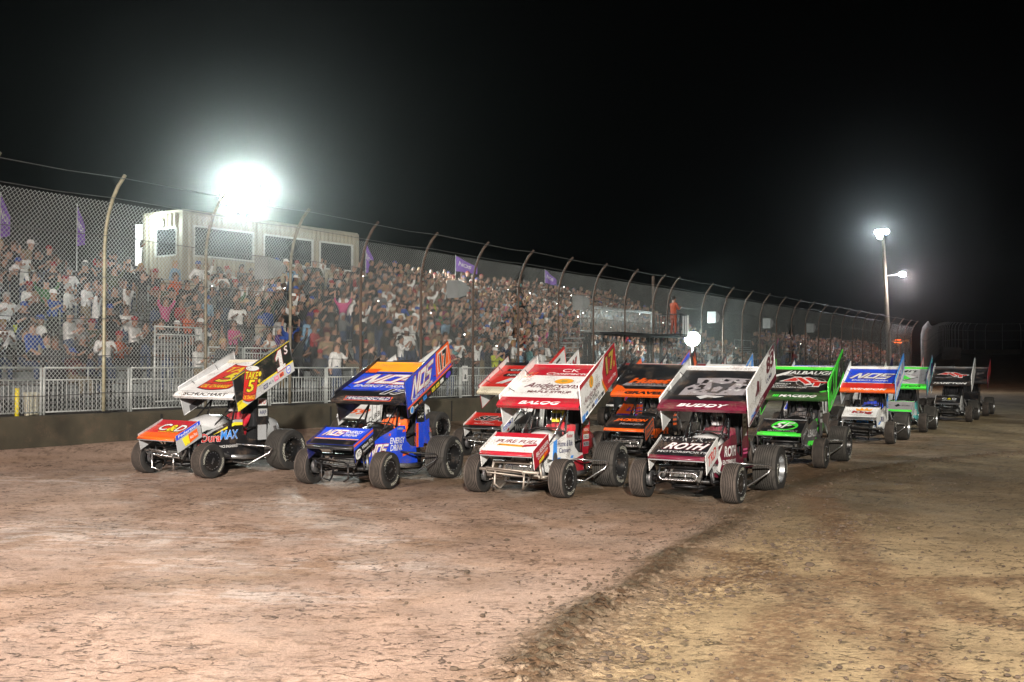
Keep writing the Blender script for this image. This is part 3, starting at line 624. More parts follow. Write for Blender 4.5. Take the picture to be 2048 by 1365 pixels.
def wheel(car, rear, side, cover, steer=0):
    rad, wid, x, y = (.385, .40, .72, 2.0) if rear else (.305, .25, .735, 0)
    if rear and side < 0: rad, wid, x = .42, .46, .78
    k = (rear, side, cover)
    if k not in WD: WD[k] = wheel_data(rad, wid, rear, True, cover)
    w_ = bpy.data.objects.new('rear_wheel' if rear else 'front_wheel', WD[k][1]); C.objects.link(w_); w_.parent = car; w_.location = (side*x, y, rad)
    w_.rotation_euler = (R.uniform(0, 6) if not (steer and False) else 0, 0, (0 if side > 0 else pi)+steer)
    t = bpy.data.objects.new('tyre', WD[k][0]); C.objects.link(t); t.parent = w_
    return w_
BW = {}
def shared(key, fn):
    if key not in BW: BW[key] = fn()
    return BW[key]
def cage_data(mt):
    b = MB(); T = lambda p, r=.019, n=8: b.tube(p, r, mt, n)
    for s in (-1, 1):
        T([(s*.20, -.06, .46), (s*.29, .5, .66), (s*.33, .98, .88), (s*.30, 1.13, 1.36), (s*.27, 1.60, 1.42), (s*.27, 1.72, 1.40), (s*.30, 2.02, .80), (s*.24, 2.35, .45)])
        T([(s*.20, -.1, .22), (s*.33, .9, .20), (s*.36, 1.8, .22), (s*.24, 2.35, .40)]); T([(s*.20, -.1, .22), (s*.20, -.06, .46)]); T([(s*.36, .98, .22), (s*.33, .98, .88)])
        T([(s*.34, 1.70, .22), (s*.34, 1.70, .75), (s*.27, 1.68, 1.41)]); T([(s*.22, .22, .55), (s*.30, .72, .98), (s*.29, 1.16, 1.36)], .014); T([(s*.2, .1, .25), (s*.3, .95, .8)], .014)
        T([(s*.33, .98, .88), (s*.36, 1.34, .80), (s*.34, 1.70, .80)], .017)
        for y in (.62, 1.62): T([(s*.28, y+.5 if y < 1 else y, 1.38), (s*.30, y+.55 if y < 1 else y+.1, 1.62 if y < 1 else 1.85)], .013)
    for y, z, x in ((1.13, 1.36, .30), (1.70, 1.41, .27), (-.06, .46, .20), (-.1, .22, .2), (.98, .88, .33), (2.02, .80, .3)): T([(-x, y, z), (x, y, z)])
    for i in range(7): T([(-.26+.087*i, 1.14, .92), (-.26+.087*i, 1.16, 1.34)], .0045, 4)
    return b.build('roll_cage', data_only=True)
def susp_data(mt):
    b = MB(); T = lambda p, r=.014, n=6, m=mt: b.tube(p, r, m, n)
    T([(-.62, 0, .30), (.62, 0, .30)], .034, 10); T([(-.42, -.10, .52), (.42, -.10, .52)], .028, 8); T([(-.6, .08, .27), (.58, .08, .27)], .011)
    for s in (-1, 1):
        T([(s*.55, 0, .36), (s*.34, .8, .42)]); T([(s*.55, .02, .22), (s*.34, .8, .26)]); T([(s*.50, -.03, .30), (s*.44, -.14, .30), (s*.40, -.12, .52)], .02); T([(s*.42, .0, .30), (s*.30, .12, .62)], .03, 8, m_eng)
        b.lathe([(-.03, .12), (.03, .12), (.03, .04)], m_alum, 18, c=(s*.60, 0, .305)); b.box((s*.62, .0, .305), (.1, .1, .2), m_black)
    return b.build('front_suspension', data_only=True)
def rear_data():
    b = MB(); T = lambda p, r=.014, n=6, m=m_black: b.tube(p, r, m, n)
    for s in (-1, 1):
        T([(s*.56, 2.0, .42), (s*.35, 1.35, .46)]); T([(s*.56, 2.0, .30), (s*.35, 1.3, .28)]); T([(s*.50, 2.05, .40), (s*.36, 2.1, .8)], .028, 8, m_eng)
    T([(-.66, 2.0, .40), (.66, 2.0, .40)], .05, 10); b.box((0, 2.0, .42), (.26, .3, .3), m_eng)
    return b.build('rear_axle', data_only=True)
def engine_data():
    b = MB(); b.box((0, .62, .42), (.36, .55, .34), m_eng); 
    for s in (-1, 1):
        b.box((s*.24, .62, .52), (.14, .5, .13), m_eng, Matrix.Rotation(s*.7, 3, 'Y'))
        for i in range(4): b.tube([(s*.27, .42+.13*i, .46), (s*.37, .44+.13*i, .38), (s*.38, .62+.1*i, .33), (s*.38, .95, .30)], .021, m_eng, 7)
        b.tube([(s*.38, .92, .30), (s*.43, 1.2, .27), (s*.43, 1.6, .26)], .042, m_alum, 10); b.tube([(s*.1, .45, .62), (s*.12, .82, .62)], .03, m_alum, 6)
        for i in range(5): b.tube([(s*.12, .36+.12*i, .6), (s*.2, .3+.11*i, .45), (s*.26, .3+.13*i, .3)], .007, m_black, 4)
    b.box((0, .2, .33), (.3, .2, .22), m_black); b.lathe([(-.03, .09), (.03, .09), (.03, .001)], m_eng, 14, c=(.1, .28, .4)); b.box((0, 1.0, .18), (.5, 2.0, .02), m_black)
    b.box((0, .5, .26), (.42, .9, .12), m_black); b.box((0, 1.45, .35), (.62, .9, .3), m_black)
    return b.build('engine', data_only=True)
def rad_data():
    b = MB(); b.slab([(-.27, .06, .60), (.27, .06, .60), (.25, -.14, .30), (-.25, -.14, .30)][::-1], (0, -1, .5), .05, m_screen, m_black)
    for i in range(9): b.tube([(-.26, .062-.02*i, .60-.033*i), (.26, .062-.02*i, .60-.033*i)], .003, m_black, 4)
    for x in (-.1, .1): b.tube([(x, .045, .60), (x, -.15, .30)], .006, m_black, 4)
    return b.build('radiator', data_only=True)
def bumper_data(mt, style):
    b = MB(); T = lambda p, r=.017, cl=False: b.tube(p, r, mt, 8, cl)
    if style == 'loop':
        z, hz, hx, y = .40, .055, .30, -.42; pts = []
        for s, a0_ in ((1, -pi/2), (-1, pi/2)):
            for i in range(7): a_ = a0_+pi*i/6; pts.append((s*(hx-hz)+cos(a_)*hz, y, z+sin(a_)*hz))
        T(pts, .015, True)
        for x in (-.12, .12): T([(x, y, z-hz), (x, y, z+hz)], .011)
        for s in (-1, 1): T([(s*.19, y, z-.04), (s*.20, -.1, .30)])
    elif style == 'bar':
        T([(-.52, -.36, .42), (.50, -.36, .40)], .024)
        for s in (-1, 1): T([(s*.30, -.36, .42), (s*.24, -.1, .30)]); T([(s*.25, -.36, .40), (s*.25, -.38, .2), (s*.2, -.30, .13), (s*.2, -.1, .2)], .015)
        T([(-.38, -.42, .45), (.25, -.44, .42), (.25, -.38, .34), (-.38, -.38, .37)], .012, True)
    else:
        T([(-.42, -.36, .46), (.40, -.38, .42), (.42, -.34, .36), (-.40, -.32, .39)], .015, True); T([(-.34, -.36, .43), (-.2, -.46, .49), (.1, -.48, .47), (.24, -.37, .42)], .014)
        for s in (-1, 1): T([(s*.26, -.35, .40), (s*.26, -.34, .16), (s*.14, -.28, .11), (s*.2, -.1, .2)], .015)
        for s in (-1, 1): T([(s*.22, -.36, .40), (s*.20, -.1, .30)])
    return b.build('front_bumper', data_only=True)
def nerf_data(mt, s):
    b = MB(); b.tube([(s*.36, 1.02, .52), (s*.62, 1.20, .50), (s*.90, 1.36, .48), (s*.915, 1.42, .44), (s*.86, 1.40, .36), (s*.62, 1.12, .16), (s*.36, 1.0, .20)], .015, mt, 8)
    b.tube([(s*.36, 1.55, .40), (s*.60, 1.36, .45), (s*.7, 1.25, .48)], .012, mt, 6)
    return b.build('nerf_bar', data_only=True)
# top wing geometry from the four front cars
PANEL = [(.55, 1.375), (.60, 1.425), (.665, 1.462), (.78, 1.512), (1.4, 1.765), (1.75, 1.905), (1.92, 1.985), (2.02, 2.055)]
LB = [(.543, 1.722), (.692, 1.128), (2.186, 1.860), (2.007, 2.442)]; RB = [(.677, 1.531), (.846, 1.009), (2.26, 1.70), (2.10, 2.209)]
def new_car(name_label, pos, yaw, sp):
    x, y = pos; up = Vector((-K*NX, -K*NY, 1)).normalized(); by = Vector((-sin(yaw), cos(yaw), 0)); by = (by-up*by.dot(up)).normalized(); bx = by.cross(up)
    e = empty('race_car', (0, 0, 0), name_label, 'race car', 'winged dirt race cars rolling four abreast')
    e.matrix_world = Matrix((bx, by, up)).transposed().to_4x4(); e.location = (x, y, float(gh(np.float64(x), np.float64(y))))
    q = sp.get; car = e
    def part(n, d): o = bpy.data.objects.new(n, d); C.objects.link(o); o.parent = car; return o
    wheel(car, False, 1, q('cover', 'black'), sp.get('steer', 0)); wheel(car, False, -1, 'none', sp.get('steer', 0)); wheel(car, True, 1, q('rcover', 'dark')); wheel(car, True, -1, 'dark')
    fm = q('frame', m_black); bm_ = q('bumpmat', m_chrome)
    part('roll_cage', shared(('cage', fm.name), lambda: cage_data(fm))); part('rear_axle', shared('rearax', rear_data)); part('front_suspension', shared(('susp', q('axle', m_black).name), lambda: susp_data(q('axle', m_black))))
    part('engine', shared('eng', engine_data)); part('radiator', shared('rad', rad_data))
    part('front_bumper', shared(('bump', bm_.name, q('bump', 'loop')), lambda: bumper_data(bm_, q('bump', 'loop'))))
    nm = q('nerf', m_chrome)
    for s in (1, -1): part('nerf_bar', shared(('nerf', nm.name, s), lambda: nerf_data(nm, s)))
    c = lambda k, d='white': P(q(k, d)); dec = q('decals', {})
    deco = lambda k, b, sf: dec[k](b, sf) if k in dec else None
    # hood
    b = MB(); rings = []
    for y_, z_, hw, hh in ((.02, .60, .20, .13), (.15, .71+q('hz', 0), .24, .16), (.4, .85+q('hz', 0), .28, .19), (.7, .95+q('hz', 0)*.8, .31, .22), (.96, 1.0+q('hz', 0)*.4, .33, .26)):
        rings.append([Vector((hw*cos(a), y_, z_-hh*(1-abs(sin(a))**.8)*(1) if 0 <= a <= pi else z_-hh)) for a in [pi*i/12 for i in range(13)]])
    rings = [r for r in rings]; b.loft(rings, c('hood'), True, True, False)
    deco('hood', b, lambda u, v, L: Vector((u, .2+v*.7, .735+v*.25+.01*L)))
    b.build('hood', car)
    # cowl panel / cockpit floor edge
    b = MB(); b.tube([(-.33, .97, .95), (-.2, .98, 1.01), (.2, .98, 1.01), (.33, .97, .95)], .014, m_black, 6); b.box((0, 1.03, .90), (.5, .03, .14), m_black); b.build('dashboard', car)
    # side panels
    for s in (1, -1):
        b = MB(); pl = [(.05, .40), (.05, .56), (.5, .80), (.97, .97), (1.18, .96), (1.22, .70), (1.38, .60), (1.55, .58), (1.62, .25), (.95, .24)]
        xx = lambda y_: (.23+.17*min(max(y_, 0)/.9, 1))
        pts = [Vector((s*xx(y_), y_, z_)) for y_, z_ in pl]
        tri = lambda z: z
        n_ = Vector((s, 0, 0)); th = .012
        if s > 0: order = list(range(len(pts)))
        else: order = list(range(len(pts)))[::-1]
        # split at y=.9 so each half is flat
        f1 = [p for p in pl if p[0] <= .9]; f1 = [(.05, .40), (.05, .56), (.5, .80), (.9, .945), (.9, .25)]; f2 = [(.9, .25), (.9, .945), (.97, .97), (1.18, .96), (1.22, .70), (1.38, .60), (1.55, .58), (1.62, .25)]
        for f in (f1, f2):
            f = [Vector((s*xx(y_), y_, z_)) for y_, z_ in f]
            if s > 0: f = f[::-1]
            nn = (f[1]-f[0]).cross(f[2]-f[0]).normalized(); 
            if nn.x*s < 0: nn = -nn; f = f[::-1]
            b.slab(f, nn, th, c('side'), m_black)
        sf = lambda u, v, L, s=s, xx=xx: Vector((s*(xx(u)+.003+.003*L), u, v))
        if s > 0: deco('side', b, sf)
        elif 'rside' in dec: dec['rside'](b, lambda u, v, L: sf(-u, v, L))
        b.build('side_panel', car)
    # seat back / arm guards / tail tank
    b = MB(); b.box((0, 1.64, .88), (.60, .08, .86), m_seat); b.box((0, 1.0, .6), (.5, .03, .5), m_seat); b.box((0, 1.4, .5), (.42, .5, .1), m_seat)
    for s in (-1, 1): b.box((s*.17, 1.52, 1.18), (.05, .22, .26), m_seat)
    b.build('seat', car)
    for s in (1, -1):
        b = MB(); f = [Vector((s*.37, 1.60, .55)), Vector((s*.37, 1.86, .55)), Vector((s*.36, 1.93, 1.05)), Vector((s*.34, 1.88, 1.48)), Vector((s*.34, 1.66, 1.50)), Vector((s*.36, 1.60, 1.0))]
        if s < 0: f = f[::-1]
        b.slab(f, (s, 0, 0), .012, c('guard', q('side', 'white')), m_black)
        if s > 0: deco('guard', b, lambda u, v, L: Vector((.374+.003*L-.022*max(v-.55, 0), u, v)))
        b.build('arm_guard', car)
    b = MB(); rings = []
    for y_, z_, rx, rz in ((1.74, .74, .26, .20), (1.86, .76, .31, .23), (2.08, .76, .33, .24), (2.28, .73, .30, .21), (2.42, .69, .20, .14), (2.46, .68, .08, .06)):
        rings.append([Vector((rx*abs(cos(a))**.7*(1 if cos(a) > 0 else -1), y_, z_+rz*abs(sin(a))**.7*(1 if sin(a) > 0 else -1))) for a in [2*pi*i/20 for i in range(20)]])
    b.loft(rings, c('tail')); deco('tail', b, lambda u, v, L: Vector((.335+.004*L, u, v))); b.build('tail_tank', car)
    # front wing
    fw = empty('front_wing'); fw.parent = car
    b = MB(); pf = [(-.52, .655), (-.505, .695), (-.47, .715), (-.1, .875), (.06, .965)]; hx = .445
    tilt = lambda x_: .012*x_
    rows = [[Vector((x_, y_, z_)) for x_ in (-hx, 0, hx)] for y_, z_ in pf]; vs = [p for r in rows for p in r]
    for i in range(len(pf)-1):
        mt = c('fw_lip') if i < 2 else c('fwing'); qd = rows[i]+rows[i+1]; b.add(qd, [(0, 1, 4, 3), (1, 2, 5, 4)], mt)
    un = [Vector((p.x, p.y+.004, p.z-.016)) for p in vs]; b.add(un, [(j*3+i, (j+1)*3+i, (j+1)*3+i+1, j*3+i+1) for j in range(len(pf)-1) for i in range(2)], m_under_d if q('dark') else m_underw)
    b.tube([(-hx, -.512, .668), (hx, -.512, .668)], .017, c('fw_lip'), 8); b.tube([(-hx, .055, .955), (hx, .055, .955)], .011, c('fw_edge', q('fw_lip', 'white')), 6)
    def fs(u, v, L):
        y_ = -.47+v*.53; return Vector((u, y_-.0008*L, float(np.interp(y_, [p[0] for p in pf], [p[1] for p in pf]))+.002+.0022*L))
    deco('fwing', b, fs); b.build('panel').parent = fw
    for s in (1, -1):
        b = MB(); f = [(-.495, .735), (-.427, .444), (.13, .70), (.055, .985)]
        if s < 0: f = [(-.50, .735), (-.43, .46), (.10, .72), (.055, .985)]
        f3 = [Vector((s*(hx+.012), y_, z_)) for y_, z_ in f]
        if s < 0: f3 = f3[::-1]
        b.slab(f3, (s, 0, 0), .008, c('fend', 'white'), c('fend_in', q('fend', 'white')))
        if s > 0:
            def se(u, v, L, f=f):
                a_ = Vector((0, *f[1])).lerp(Vector((0, *f[2])), u); d_ = Vector((0, *f[0])).lerp(Vector((0, *f[3])), u); p = a_.lerp(d_, v); p.x = hx+.013+.0022*L; return p
            deco('fend', b, se)
        b.build('end_plate').parent = fw
    for s in (-1, 1):
        b = MB(); b.tube([(s*.18, -.3, .77), (s*.2, -.1, .50)], .011, m_black, 6); b.tube([(s*.2, 0, .9), (s*.2, -.1, .50)], .011, m_black, 6)
        b.build('wing_post').parent = fw
    # top wing
    tw = empty('top_wing'); tw.parent = car; hx2 = .735; cx = .01
    b = MB(); rows = [[Vector((cx-hx2, y_, z_)), Vector((cx+hx2, y_, z_))] for y_, z_ in PANEL]
    for i in range(len(PANEL)-1):
        mt = c('lip') if i < 3 else (c('redge', q('wing', 'white')) if i == len(PANEL)-2 else c('wing')); b.add(rows[i]+rows[i+1], [(0, 1, 3, 2)], mt)
    bot = [(.55, 1.375), (.60, 1.335), (.75, 1.36), (1.4, 1.70), (2.02, 2.04)]; mu = m_under_d if q('dark') else m_underw
    for (a, z), (a2, z2) in zip(bot[:-1], bot[1:]): b.add([(cx-hx2, a, z), (cx+hx2, a, z), (cx+hx2, a2, z2), (cx-hx2, a2, z2)], [(3, 2, 1, 0)], c('lip') if a < .6 else mu)
    b.tube([(cx-hx2, 2.02, 2.05), (cx+hx2, 2.02, 2.05)], .012, c('wicker', 'silver'), 6)
    n_ = Vector((0, -.39, .92))
    def ws(u, v, L):       # v: metres up the flat of the wing from the lip
        y_ = .67+v*.925; z_ = float(np.interp(y_, [p[0] for p in PANEL], [p[1] for p in PANEL])); return Vector((cx+u, y_, z_))+n_*(.0025+.0025*L)
    def ls(u, v, L):       # v 0..1 over the rounded lip
        y_ = .555+v*.11; z_ = float(np.interp(y_, [p[0] for p in PANEL], [p[1] for p in PANEL])); return Vector((cx+u, y_, z_))+Vector((0, -.75, .65))*(.004+.003*L)
    deco('wing', b, ws); deco('lip', b, ls); b.build('panel').parent = tw
    rb_dz = q('rb_dz', 0)
    for s, pl in ((1, LB), (-1, [RB[0], RB[1], (RB[2][0], RB[2][1]+rb_dz), (RB[3][0], RB[3][1]+rb_dz)])):
        key = 'lb' if s > 0 else 'rb'; xo = cx+s*(hx2+.006)
        b = MB(); f3 = [Vector((xo+s*.004, y_, z_)) for y_, z_ in pl]
        if s < 0: f3 = f3[::-1]
        b.slab(f3, (s, 0, 0), .008, c(key), c(key+'_in', q(key, 'white')))
        ed = [Vector((xo, y_, z_)) for y_, z_ in pl]; em = c(key+'_edge', q(key, 'white'))
        for i_, j_ in ((0, 3), (0, 1), (1, 2), (2, 3)): b.tube([ed[i_], ed[j_]], .010, em, 5)
        A, B_, C_, D_ = [Vector((0, *p)) for p in (pl[1], pl[2], pl[3], pl[0])]     # bottom front, bottom rear, top rear, top front
        def so(u, v, L, s=s, xo=xo, A=A, B_=B_, C_=C_, D_=D_):
            p = A.lerp(B_, u).lerp(D_.lerp(C_, u), v); p.x = (xo+.0065+.0025*L) if s > 0 else (xo+.0065+.0025*L); return p
        if s > 0: deco('lb', b, so)
        else: deco('rb', b, so)
        # stiffening ribs on the inside
        for u in (.33, .66): p0, p1 = so(u, .05, 0), so(u, .95, 0); p0.x = p1.x = xo-s*.008; b.tube([p0, p1], .007, em, 4)
        b.build('sideboard').parent = tw
    for s in (-1, 1):
        b = MB(); b.tube([(s*.27, 1.15, 1.36), (s*.25, 1.02, 1.56)], .014, fm, 6); b.tube([(s*.26, 1.66, 1.41), (s*.25, 1.6, 1.80)], .014, fm, 6); b.tube([(s*.27, 1.68, 1.41), (s*.25, 1.15, 1.6)], .010, fm, 6)
        b.build('wing_post').parent = tw
        for y_ in (1.0, 1.6): b = MB(); b.tube([(cx+s*.73, y_, 1.68+.03*s+(y_-1)*.5), (cx+s*.6, y_-.05, 1.60+(y_-1)*.42)], .006, m_black, 4); b.build('brace').parent = tw
    return e
# drivers: a seated figure, helmet, gloves on the wheel
def driver(car, suit, hel, label, x=0):
    sk = [((0, 1.50, .60), .15), ((0, 1.53, .82), .16), ((0, 1.52, 1.02), .13), ((0, 1.49, 1.10), .06), ((0, 1.46, 1.20), .085)]
    joints = [s[0] for s in sk]; rad = [s[1] for s in sk]; ed = [(0, 1), (1, 2), (2, 3), (3, 4)]
    def ch(root, pts):
        pr = root
        for p, r in pts: joints.append(p); rad.append(r); ed.append((pr, len(joints)-1)); pr = len(joints)-1
    for s in (-1, 1):
        ch(2, [((s*.19, 1.50, 1.0), .075), ((s*.27, 1.36, .82), .052), ((s*.17, 1.16, .86), .040), ((s*.14, 1.10, .88), .042)])
        ch(0, [((s*.11, 1.42, .58), .09), ((s*.14, 1.08, .68), .07), ((s*.12, .8, .42), .05), ((s*.12, .7, .40), .045)])
    me = skin(joints, rad, ed, 1); ms = [P(suit), m_seat, P(suit)]
    for m_ in ms: me.materials.append(m_)
    o = bpy.data.objects.new('person', me); C.objects.link(o)
    tag(o, label, 'person', 'drivers in their cars'); o.matrix_world = car.matrix_world.copy() if False else Matrix.LocRotScale(car.location, car.rotation_euler if car.rotation_mode != 'QUATERNION' else car.rotation_quaternion, None)
    b = MB(); rings = []
    for z_, r_ in ((1.09, .09), (1.13, .118), (1.20, .135), (1.26, .128), (1.31, .09), (1.325, .02)):
        rings.append([Vector((r_*.93*cos(a), 1.455+r_*1.12*sin(a), z_)) for a in [2*pi*i/18 for i in range(18)]])
    b.loft(rings, P(hel)); rings = []
    for z_ in (1.165, 1.20, 1.24): rings.append([Vector((.132*cos(a), 1.450+.155*sin(a), z_)) for a in [-pi/2-.85+1.7*i/10 for i in range(11)]])
    b.loft(rings, m_visor, True, False, False); b.box((0, 1.33, 1.12), (.12, .05, .05), P(hel)); h_ = b.build('helmet'); h_.parent = o
    return o
def skin(joints, rad, ed, sub=0):
    me = bpy.data.meshes.new('person'); me.from_pydata(joints, ed, [])
    o = bpy.data.objects.new('person', me); C.objects.link(o); md = o.modifiers.new('s', 'SKIN'); md.use_smooth_shade = True
    sv = me.skin_vertices[0].data
    for i, r in enumerate(rad): sv[i].radius = (r, r) if not isinstance(r, tuple) else r; sv[i].use_root = (i == 0)
    if sub: m2 = o.modifiers.new('u', 'SUBSURF'); m2.levels = sub; m2.render_levels = sub
    dg = bpy.context.evaluated_depsgraph_get(); out = bpy.data.meshes.new_from_object(o.evaluated_get(dg), depsgraph=dg)
    bpy.data.objects.remove(o); bpy.data.meshes.remove(me); out.materials.clear(); return out
# ---------------------------------------------------------------- liveries
def T(b, sf, s, cx, cy, w_, h_, col, lay=1, bold=.03, shear=0, rot=0, out=None, ow=.05):
    text(b, sf, s, cx, cy, w_, h_, P(col), lay, bold, shear, rot, P(out) if out else None, ow)
def S(b, sf, pts, col, lay=1): shape(b, sf, pts, P(col), lay)
def patches(b, sf, n, u0, u1, v0, v1, cols, seed, h=.09):
    r = random.Random(seed)
    for i in range(n):
        u = u0+(u1-u0)*(i+.5)/n; v = v0+(v1-v0)*(i+.5)/n; wd = (u1-u0)/n*.78
        if r.random() < .5: S(b, sf, rect(u-wd/2, v-h/2, u+wd/2, v+h/2), r.choice(cols), 2); T(b, sf, r.choice(['FK', 'MSD', 'ARP', 'KSE', 'VP', 'HRP', 'TW']), u, v, wd*.7, h*.6, r.choice(['black', 'white', 'navy']), 3)
        else: T(b, sf, r.choice(['SMITH', 'ROD END', 'BUTLER', 'K1', 'WINTERS', 'DMI', 'SANDER']), u, v, wd*.95, h*.55, r.choice(cols), 2)
def nos(b, sf, cx, cy, w_, h_, lay=1, fill='white', red='crimson', dark='navy', body='blue'):
    # slanted block letters N O S
    def put(pp, col, L): S(b, sf, [(cx+(x-.5+.22*(y-.5))*w_, cy+(y-.5)*h_) for x, y in pp], col, L)
    def rr(x0, y0, x1, y1): return [(x0, y0), (x1, y0), (x1, y1), (x0, y1)]
    g = .022
    for e_, col, L in ((g*1.0, red, lay), (0, fill, lay+1)):
        for pp in (rr(0-e_, 0-e_, .075+e_, 1+e_*2), rr(.225-e_, 0-e_, .30+e_, 1+e_*2), [(.075-e_, 1+e_*2), (.0, 1+e_*2), (.225, -e_), (.30+e_, -e_)]): put(pp, col, L)
        put(rr(.335-e_, .06-e_*2, .655+e_, 1+e_*2), col, L)
        for pp in (rr(.69-e_, .80-e_*2, 1.04+e_, 1+e_*2), rr(.69-e_, .42-e_*2, .77+e_, 1), rr(.69-e_, .42-e_*2, 1+e_, .60+e_*2), rr(.92-e_, .0, 1+e_, .60), rr(.69-e_, 0-e_*2, 1+e_, .2+e_*2)): put(pp, col, L)
    put(rr(.415, .26, .575, .80), red, lay+2); put(rr(.43, .30, .56, .76), body, lay+3)
def oilcan(b, sf, cx, cy, w_, h_, lay=1, key='5'):
    q = lambda pp: [(cx+x*w_, cy+y*h_) for x, y in pp]; arc = lambda y, k, n=8, x=.5: [(-x+2*x*i/n, y-k*sin(pi*i/n)) for i in range(n+1)]
    S(b, sf, q([(-.54, .5)]+arc(-.5, .07, x=.47)+[(.54, .5)]), 'black', lay); S(b, sf, q([(-.52, .48)]+arc(-.48, .07, x=.45)+[(.52, .48)]), 'red', lay+1)
    S(b, sf, [(cx+x, cy+y) for x, y in oval(0, .49*h_, .52*w_, .09*h_)], 'black', lay+2); S(b, sf, [(cx+x, cy+y) for x, y in oval(0, .495*h_, .49*w_, .08*h_)], 'white', lay+3)
    for a_, o_ in ((.13, 0), (.10, -.22)): S(b, sf, [(cx+x, cy+y) for x, y in oval(.60*w_, (.32+o_)*h_, a_*w_, a_*h_*.75)], 'black', lay+2); S(b, sf, [(cx+x, cy+y) for x, y in oval(.60*w_, (.32+o_)*h_, a_*w_*.85, a_*h_*.64)], 'yellow', lay+3)
    T(b, sf, 'TAKE', cx, cy+.27*h_, w_*.92, h_*.22, 'yellow', lay+2, .05, .1, 0, 'black', .06); T(b, sf, '5', cx, cy-.06*h_, w_*.48, h_*.36, 'yellow', lay+2, .06, .15, 0, 'black', .05)
    S(b, sf, q(arc(-.28, .06, x=.47)+arc(-.295, .06, x=.47)[::-1]), 'black', lay+2); T(b, sf, 'OIL CHANGE', cx, cy-.42*h_, w_*.8, h_*.12, 'yellow', lay+2, .03)
def maple(b, sf, cx, cy, k, lay=1):
    S(b, sf, oval(cx, cy, .15*k, .095*k), 'gold', lay); S(b, sf, oval(cx, cy, .14*k, .085*k), 'amber', lay+1)
    S(b, sf, [(cx+x*k, cy+y*k) for x, y in ((-.1, -.02), (-.04, .0), (-.06, .055), (0, .03), (.06, .055), (.04, 0), (.1, -.02), (.03, -.04), (0, -.07), (-.03, -.04))], 'gold', lay+2)
def mvt(b, sf, cx, cy, w_, h_, lay=1, grey='ltgrey'):
    def q(pp): return [(cx+x*w_, cy+y*h_) for x, y in pp]
    for a in (1., .96): S(b, sf, [(cx+.12*w_+x, cy+y) for x, y in oval(0, 0, .30*w_*a, .5*h_*a, 24)], grey if a == 1. else 'black', lay+(a != 1.))
    S(b, sf, [(cx+.12*w_+x, cy+y) for x, y in oval(0, 0, .14*w_, .5*h_, 24)], grey, lay+2); S(b, sf, [(cx+.12*w_+x, cy+y) for x, y in oval(0, 0, .125*w_, .47*h_, 24)], 'black', lay+3)
    for pp in ([(-.5, .0), (-.24, .46), (-.12, .10), (-.2, 0)], [(-.26, .46), (-.12, .46), (.16, -.22), (.05, -.32)], [(-.07, .42), (.04, .48), (.34, .02), (.12, -.05)], [(.1, .02), (.5, .02), (.5, -.12), (.33, -.12), (.33, -.5), (.2, -.5), (.2, -.12), (.1, -.12)]):
        mx, my = sum(p[0] for p in pp)/len(pp), sum(p[1] for p in pp)/len(pp)
        S(b, sf, q([(mx+(x-mx)*1.16, my+(y-my)*1.16) for x, y in pp]), 'white', lay+4); S(b, sf, q([(mx+(x-mx)*.86, my+(y-my)*.86) for x, y in pp]), 'red', lay+5)
def one(cx, cy, w_, h_): return [(cx+(x-.5)*w_, cy+(y-.5)*h_) for x, y in ((0, 0), (1, 0), (1, .2), (.76, .2), (.76, 1), (.42, 1), (0, .74), (0, .56), (.36, .68), (.36, .2), (0, .2))]
